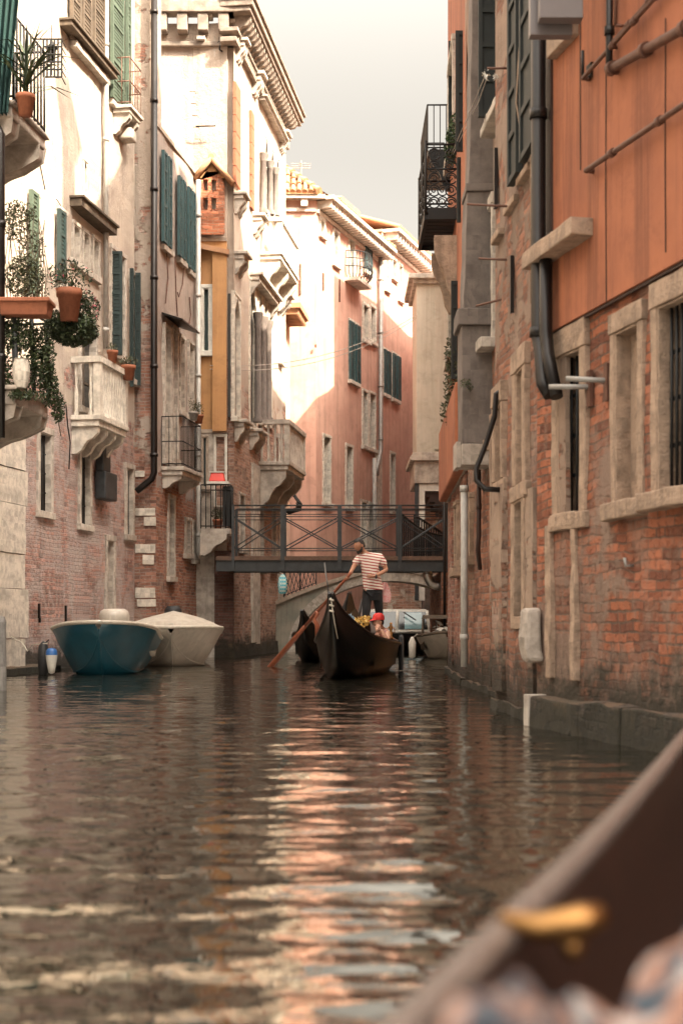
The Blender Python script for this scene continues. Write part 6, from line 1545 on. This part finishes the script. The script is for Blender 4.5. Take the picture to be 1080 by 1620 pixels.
V = dict(p=(G(589, 930), .150, .115), h1=(hp1 + Vector((0, 0, -.06)), .105, .105), k1=(k1, .078, .078), a1=(fl1 + Vector((0, 0, .10)), .06, .06), h2=(hp2 + Vector((0, 0, -.06)), .105, .105), k2=(k2, .078, .078), a2=(fl2 + Vector((0, 0, .10)), .06, .06))
skin('trousers', V, [('p', 'h1'), ('h1', 'k1'), ('k1', 'a1'), ('p', 'h2'), ('h2', 'k2'), ('k2', 'a2')], 'trousers', pr_, extra=lambda m: rings(m, [(G(589.5, 922), .155, .115), (G(589.5, 932), .170, .125), (G(589, 942), .178, .13), (G(588.5, 950), .165, .12)]))
for fp in (fl1, fl2):
    m = MB(); m.lathe(fp + Vector((0, -.05, .0)), [(0, 0), (.06, 0), (.065, .03), (.05, .07), (.03, .1), (0, .1)], 12, .75, 2.0); m.build('shoe', 'dark_rub', pr_)
m = MB(); m.tube([wrr + Vector((.03, .0, .0)), wrr + Vector((.055, .005, 0))], .040, 12); m.build('wristwatch', 'dark_rub', pr_)
rg = thing('pink_rag', G(613, 922, .05), 'pink patterned rag hanging from the back pocket of the oarsman', 'cloth')
m = MB(); r_ = []
for i in range(10):
    t = i / 9; c = G(608 + 3 * t, 921 + 32 * t, .08); wd = .05 + .07 * math.sin(t * 2.6)
    r_.append([c + Vector((wd * (j / 5 - .5) * 1.6, .03 * math.sin(j * 2.1 + t * 3), 0)) for j in range(6)])
m.loft(r_); m.build('rag_cloth', 'pink_cloth', rg)
# oar
oa = thing('oar', PZ(428, 0, 28.5), 'long reddish wooden oar slanting from the hands of the oarsman into the water', 'oar')
tipw = PZ(428, 0, 28.5); g0 = wrl + (wrl - tipw).normalized() * .15 + Vector((-.03, -.04, -.02))
m = MB(); below = tipw + (tipw - g0).normalized() * .9; m.tube([g0, g0.lerp(tipw, .25), g0.lerp(tipw, .55)], [.022, .03, .034], 10); m.build('shaft', 'oar', oa)
m = MB(); m.tube([g0.lerp(tipw, .54), g0.lerp(tipw, .7), tipw, below], [.036, .05, .06, .06], 10); m.build('blade', 'oar', oa)
pl = thing('thin_pole', P(519, 935, 24.0), 'thin upright grey pole leaning behind the raised stem of the gondola', 'pole')
m = MB(); m.tube([P(521, 950, 24.0), P(513, 890, 24.0)], [.02, .012], 6); m.build('pole_shaft', 'wood_post', pl)

# seated passenger
YP = 24.4
def Q(px, py, dy=0.0): return P(px, py, YP + dy)
pp = thing('person', Q(602, 1030), 'seated person in a red cap and pink top resting a hand on the face', 'person')
hc = Q(598.5, 984, -.05); fd = Vector((-.85, -.5, -.1))
V = dict(pel=(Q(606, 1030, .15), .14, .12), ch=(Q(606, 1006, .1), .14, .10), nk=(Q(602, 994, .03), .055, .055), jw=(hc, .05, .05),
         s1=(Q(597, 1001, .0), .055, .055), e1=(Q(600, 1016, -.2), .042, .042), w1=(Q(597, 1000, -.25), .028, .028),
         s2=(Q(613, 1002, .06), .06, .06), e2=(Q(612, 1014, -.22), .045, .045), w2=(Q(602, 995, -.20), .03, .03),
         h1=(Q(600, 1032, .15), .09, .09), k1=(Q(596, 1026, .6), .065, .065), f1=(Q(596, 1042, .65), .045, .045), h2=(Q(611, 1032, .15), .09, .09), k2=(Q(611, 1026, .6), .065, .065), f2=(Q(611, 1042, .65), .045, .045))
E = [('pel', 'ch'), ('ch', 'nk'), ('nk', 'jw'), ('ch', 's1'), ('s1', 'e1'), ('e1', 'w1'), ('ch', 's2'), ('s2', 'e2'), ('e2', 'w2'), ('pel', 'h1'), ('h1', 'k1'), ('k1', 'f1'), ('pel', 'h2'), ('h2', 'k2'), ('k2', 'f2')]
def ex2(m):
    head_mesh(m, hc, .10, fd, Vector((0, 0, 1)))
    hand(m, Q(602, 995, -.20), Vector((-.5, .1, .6)), Vector((-.5, 0, .5)), .08, .6, Vector((.2, .8, 0)))
    hand(m, Q(597, 1000, -.25), Vector((-.1, .1, .8)), Vector((.5, 0, .1)), .08, .5, Vector((0, .8, 0)))
skin('body', V, E, 'skin2', pp, extra=ex2)
V = dict(p=(Q(606, 1030, .15), .16, .14), c=(Q(606, 1007, .1), .165, .12), n=(Q(603, 997, .04), .09, .08), a=(Q(597, 1002, .0), .07, .07), b=(Q(612.5, 1003, .06), .078, .078))
skin('top', V, [('p', 'c'), ('c', 'n'), ('c', 'a'), ('c', 'b')], 'pink_cloth', pp)
hair_mesh(pp, hc, .097, fd, Vector((0, 0, 1)))
m = MB(); cu = Vector((0, 0, 1)); m.lathe(hc + Vector((0, 0, .035)), [(.108, 0), (.11, .03), (.10, .08), (.06, .115), (0, .125)], 18, .95, 1.0)
f = Vector((-.86, -.5, 0)).normalized(); sd = f.cross(Vector((0, 0, 1)))
m.add([hc + f * .09 + sd * .08 + cu * .045, hc + f * .18 + sd * .05 + cu * .02, hc + f * .195 + cu * .02, hc + f * .18 - sd * .05 + cu * .02, hc + f * .09 - sd * .08 + cu * .045, hc + f * .09 + cu * .06], [(0, 1, 2, 5), (5, 2, 3, 4)])
m.build('cap', 'red_cloth', pp)

# ================================================================== POTS AND PLANTS
YN = 19.5
pz = thing('window_box', P(42, 500, 19.3), 'long terracotta window box hooked on the lower left balcony rail', 'planter')
m = MB(); A = P(4, 500, 19.3); B = P(80, 476, 19.3); m.hexa([(A.x, 19.2, A.z), (B.x - .03, 19.2, A.z), (B.x - .03, 19.5, A.z), (A.x, 19.5, A.z), (A.x, 19.14, B.z), (B.x, 19.14, B.z), (B.x, 19.56, B.z), (A.x, 19.56, B.z)]); m.box(A.x, B.x + .02, 19.12, 19.58, B.z - .04, B.z + .015); m.build('box', 'terracotta', pz, bevel=.01)
m = MB(); m.leaves(P(40, 440, 19.4), (.28, .18, .33), 1500, .030, .05); m.leaves(P(26, 350, 19.5), (.22, .15, .30), 620, .03, .1); m.leaves(P(50, 395, 19.5), (.2, .1, .33), 380, .028, .1); m.leaves(P(48, 335, 19.5), (.1, .1, .12), 110, .028, .1)
m.build('foliage', 'leaf_olive', pz)
m = MB()
for i in range(26): x = random.uniform(8, 75); m.tube([P(x, 478, 19.35), P(x + random.uniform(-9, 9), 430, 19.4), P(x + random.uniform(-22, 22), random.uniform(320, 400), 19.5)], .005, 4, False)
m.build('stem', 'wood_old', pz)
q = P(110, 508, 20.2); pot('flower_pot', q, .18, .45, 'large terracotta pot hooked on the outer corner of the lower left balcony', plant='leaf', pr=(.34, .26, .24), n=330, leaf=.034, flowers=26)
pot('flower_pot', P(69, 502, 19.9), .07, .2, 'small terracotta pot between the long window box and the large pot', plant='leaf_olive', pr=(.09, .08, .14), n=60, leaf=.025)
plant('trailing_bush', 'dense dark bush with pink flowers spilling below the large terracotta pot', 'plant', [(P(118, 522, 20.5), (.36, .3, .25), 2600), (P(135, 490, 20.6), (.22, .2, .3), 800), (P(92, 515, 20.4), (.22, .2, .22), 900)], .036, 'leaf')
m = MB(); m.leaves(P(142, 490, 20.5), (.16, .15, .28), 40, .03, .3); tag(m.build('pink_blossom', 'petal'), 'scattered pink blossoms on the bush under the large terracotta pot', 'flowers')
ivy = [(P(25, 530, 19.45), (.34, .14, .24), 1500), (P(66, 560, 19.6), (.2, .12, .38), 1100), (P(78, 610, 19.7), (.14, .1, .30), 700), (P(92, 645, 19.8), (.10, .08, .22), 300), (P(8, 590, 19.4), (.13, .1, .34), 480), (P(40, 625, 19.3), (.25, .08, .08), 260), (P(50, 585, 19.6), (.3, .1, .3), 500)]
plant('ivy', 'dark ivy trailing through the bars and down beside the lower left balcony', 'plant', ivy, .034, 'leaf', stems=[[P(75, 560, 19.6), P(84, 620, 19.7), P(97, 690, 19.9)], [P(30, 520, 19.5), P(36, 600, 19.4)]])
st = thing('stone_head_planter', P(34, 612, 19.35), 'carved pale stone planter shaped like a jar standing on the lower left balcony', 'planter')
m = MB(); m.lathe(P(34, 614, 19.35), [(0, 0), (.075, 0), (.105, .09), (.12, .22), (.11, .33), (.095, .38), (.105, .4), (0, .39)], 18); m.build('jar', 'stone_white', st, rough=.008)
# yucca on the upper balcony
q = P(41, 183, 19.3); yt = thing('flower_pot', q, 'terracotta pot with a spiky yucca on the upper left balcony', 'flower pot', 'potted plants on the left balconies')
m = MB(); m.lathe(q, [(0, 0), (.09, 0), (.12, .22), (.135, .225), (.135, .28), (.1, .28)], 18); m.build('pot', 'terracotta', yt)
m = MB()
for i in range(46):
    a = random.uniform(0, 2 * math.pi); el = random.uniform(.1, 1.4); ln = random.uniform(.5, .95); base = q + Vector((0, 0, .28 + random.uniform(0, .55)))
    d = Vector((math.cos(a) * math.cos(el), math.sin(a) * math.cos(el), math.sin(el))); s2 = d.cross(Vector((0, 0, 1))).normalized() * .016
    mid = base + d * ln * .55; tip = base + d * ln + Vector((0, 0, -.22 * math.cos(el)))
    m.add([base - s2, base + s2, mid + s2 * 1.2, mid - s2 * 1.2, tip], [(0, 1, 2, 3), (3, 2, 4)])
m.tube([q + Vector((0, 0, .25)), q + Vector((.02, 0, .85))], .02, 6); m.build('foliage', 'leaf', yt)
pot('flower_pot', W5.p(a0 := W5.s_(113) + .75, .60, zB + 1.16), .115, .24, 'terracotta pot with a few sprigs on the rail of the white stone balcony', plant='leaf_olive', pr=(.12, .12, .10), n=60, leaf=.022)
pot('flower_pot', W5.p(a0 + .85, .66, zB + .95), .15, .30, 'wide terracotta bowl of pale succulents at the far end of the white stone balcony', plant='leaf_olive', pr=(.2, .18, .12), n=160, leaf=.03)
aq = W6.s_(256)
for (da, lb, pm) in ((.75, 'grey tin pot of herbs on the rail of the iron balcony above the white boat', 'pipe_grey'), (1.25, 'small terracotta pot of dry sprigs on the rail of that iron balcony', 'terracotta')):
    pot('flower_pot', W6.p(aq + da, .56, zq + 1.15), .12, .2, lb, plant='leaf_olive', pr=(.14, .14, .2), n=110, leaf=.024, mat=pm)
q = PZ(345, zb2, 35.5); pot('flower_pot', (q.x, 35.42, zb2 + .0), .13, .24, 'orange pot with a dark leafy plant on the floor of the small ochre house balcony', plant='leaf', pr=(.18, .14, .16), n=150, leaf=.035)
cr = thing('red_crate', PZ(345, 0, 35.3) + Vector((0, 0, P(0, 762, 35.3).z)), 'open red crate with a white rim on the rail of the small balcony', 'crate')
A = P(331, 762, 35.25); B = P(356, 748, 35.25); m = MB(); m.hexa([(A.x, 35.15, A.z), (B.x, 35.15, A.z), (B.x, 35.55, A.z), (A.x, 35.55, A.z), (A.x + .05, 35.2, B.z), (B.x - .04, 35.2, B.z), (B.x - .04, 35.5, B.z), (A.x + .05, 35.5, B.z)]); m.build('crate_body', 'red_plastic', cr, bevel=.02)
m = MB(); m.box(A.x - .05, B.x + .1, 35.12, 35.6, A.z - .06, A.z - .002); m.box(A.x + .02, B.x - .02, 35.18, 35.52, B.z + .001, B.z + .03); m.build('crate_rim', 'white_paint', cr)
# cables over the canal
for (a, b, sag, lb) in (((332, 578, 35.7), (659, 498, 46.1), .5, 'upper of two thin cables strung across the canal to the cream house'), ((332, 584, 35.7), (659, 503, 46.1), .55, 'lower of two thin cables strung across the canal to the cream house')):
    A, B = P(*a), P(*b); m = MB(); m.tube([A.lerp(B, i / 16) + Vector((0, 0, -sag * 4 * (i / 16) * (1 - i / 16))) for i in range(17)], .010, 4); tag(m.build('overhead_cable', 'wire'), lb, 'cable')

# ================================================================== GONDOLA WE RIDE IN
fg = thing('gondola', (1.0, 3, 0), 'dark varnished gondola rim and inside, close by in the bottom right corner', 'gondola', 'gondolas')
ax = [(-.66, -1.6), (-.34, .1), (.03, 1.25), (.38, 2.3), (.76, 3.5), (1.13, 4.7), (1.62, 6.1), (2.15, 7.4)]
zt_ = [.55, .55, .55, .55, .55, .55, .55, .55]
L_ = []; 
for i in range(40):
    t = i / 39 * (len(ax) - 1); tabx = [(k, v[0]) for k, v in enumerate(ax)]; taby = [(k, v[1]) for k, v in enumerate(ax)]; tabz = list(enumerate(zt_))
    L_.append(Vector((smooth_tab(tabx, t), smooth_tab(taby, t), smooth_tab(tabz, t))))
nr = Vector((.95, -.30, 0))
def off(p, a, z): w_ = 1.0; return p + nr * a + Vector((0, 0, z))
m = MB(); m.loft([[off(p, 0, -.02), off(p, .004, 0), off(p, .036, .004), off(p, .044, -.015), off(p, .036, -.03)] for p in L_]); m.build('rim', plain('worn grey brown rim', (.17, .14, .125), .25, var=.3, scale=30, bs=.1), fg)
m = MB(); m.loft([[off(p, 0, -.02), off(p, .03, -.3), off(p, .16, -.62)] for p in L_]); m.build('hull_side', 'gondola_black', fg)
m = MB(); m.loft([[off(p, .040, -.02), off(p, .06, -.10), off(p, .065, -.2), off(p, .14, -.42)] for p in L_]); m.build('inner_side', plain('dark red brown panelling', (.036, .014, .009), .4, var=.3, scale=9, bs=.1), fg)
m = MB(); m.loft([[off(p, .14, -.42), off(p, 1.2, -.42)] for p in L_]); m.build('floor', 'gondola_brown', fg)
m = MB(); m.loft([[off(p, 1.2, -.42), off(p, 1.3, -.02), off(p, 1.37, -.02), off(p, 1.36, -.4)] for p in L_]); m.build('far_side', 'gondola_brown', fg)
c = P(880, 1460, 1.62); m = MB(); m.tube([c + Vector((-.06, .02, .0)), c + Vector((-.02, 0, -.006)), c + Vector((.03, 0, .002)), c + Vector((.055, .0, .01))], [.010, .016, .020, .012], 10); m.ball(c + Vector((.02, .01, -.03)), .014); m.build('brass_ornament', 'gold', fg)
ca_ = thing('shawl', P(950, 1580, 1.0), 'printed pink and blue shawl heaped on the seat in the near gondola', 'shawl')
m = MB(); rr = []
for i in range(26):
    u = i / 25; base = P(690 + 420 * u, 1650 - 190 * u ** 1.2, .95 + .5 * u); row = []
    for j in range(12):
        v = j / 11; row.append(base + Vector((.26 * v, -.10 * v + .015 * math.sin(u * 17), -.10 * v + .03 * math.sin(v * 9 + u * 7) + .012 * math.sin(u * 26))))
    rr.append(row)
m.loft(rr); m.build('shawl_cloth', 'print', ca_)
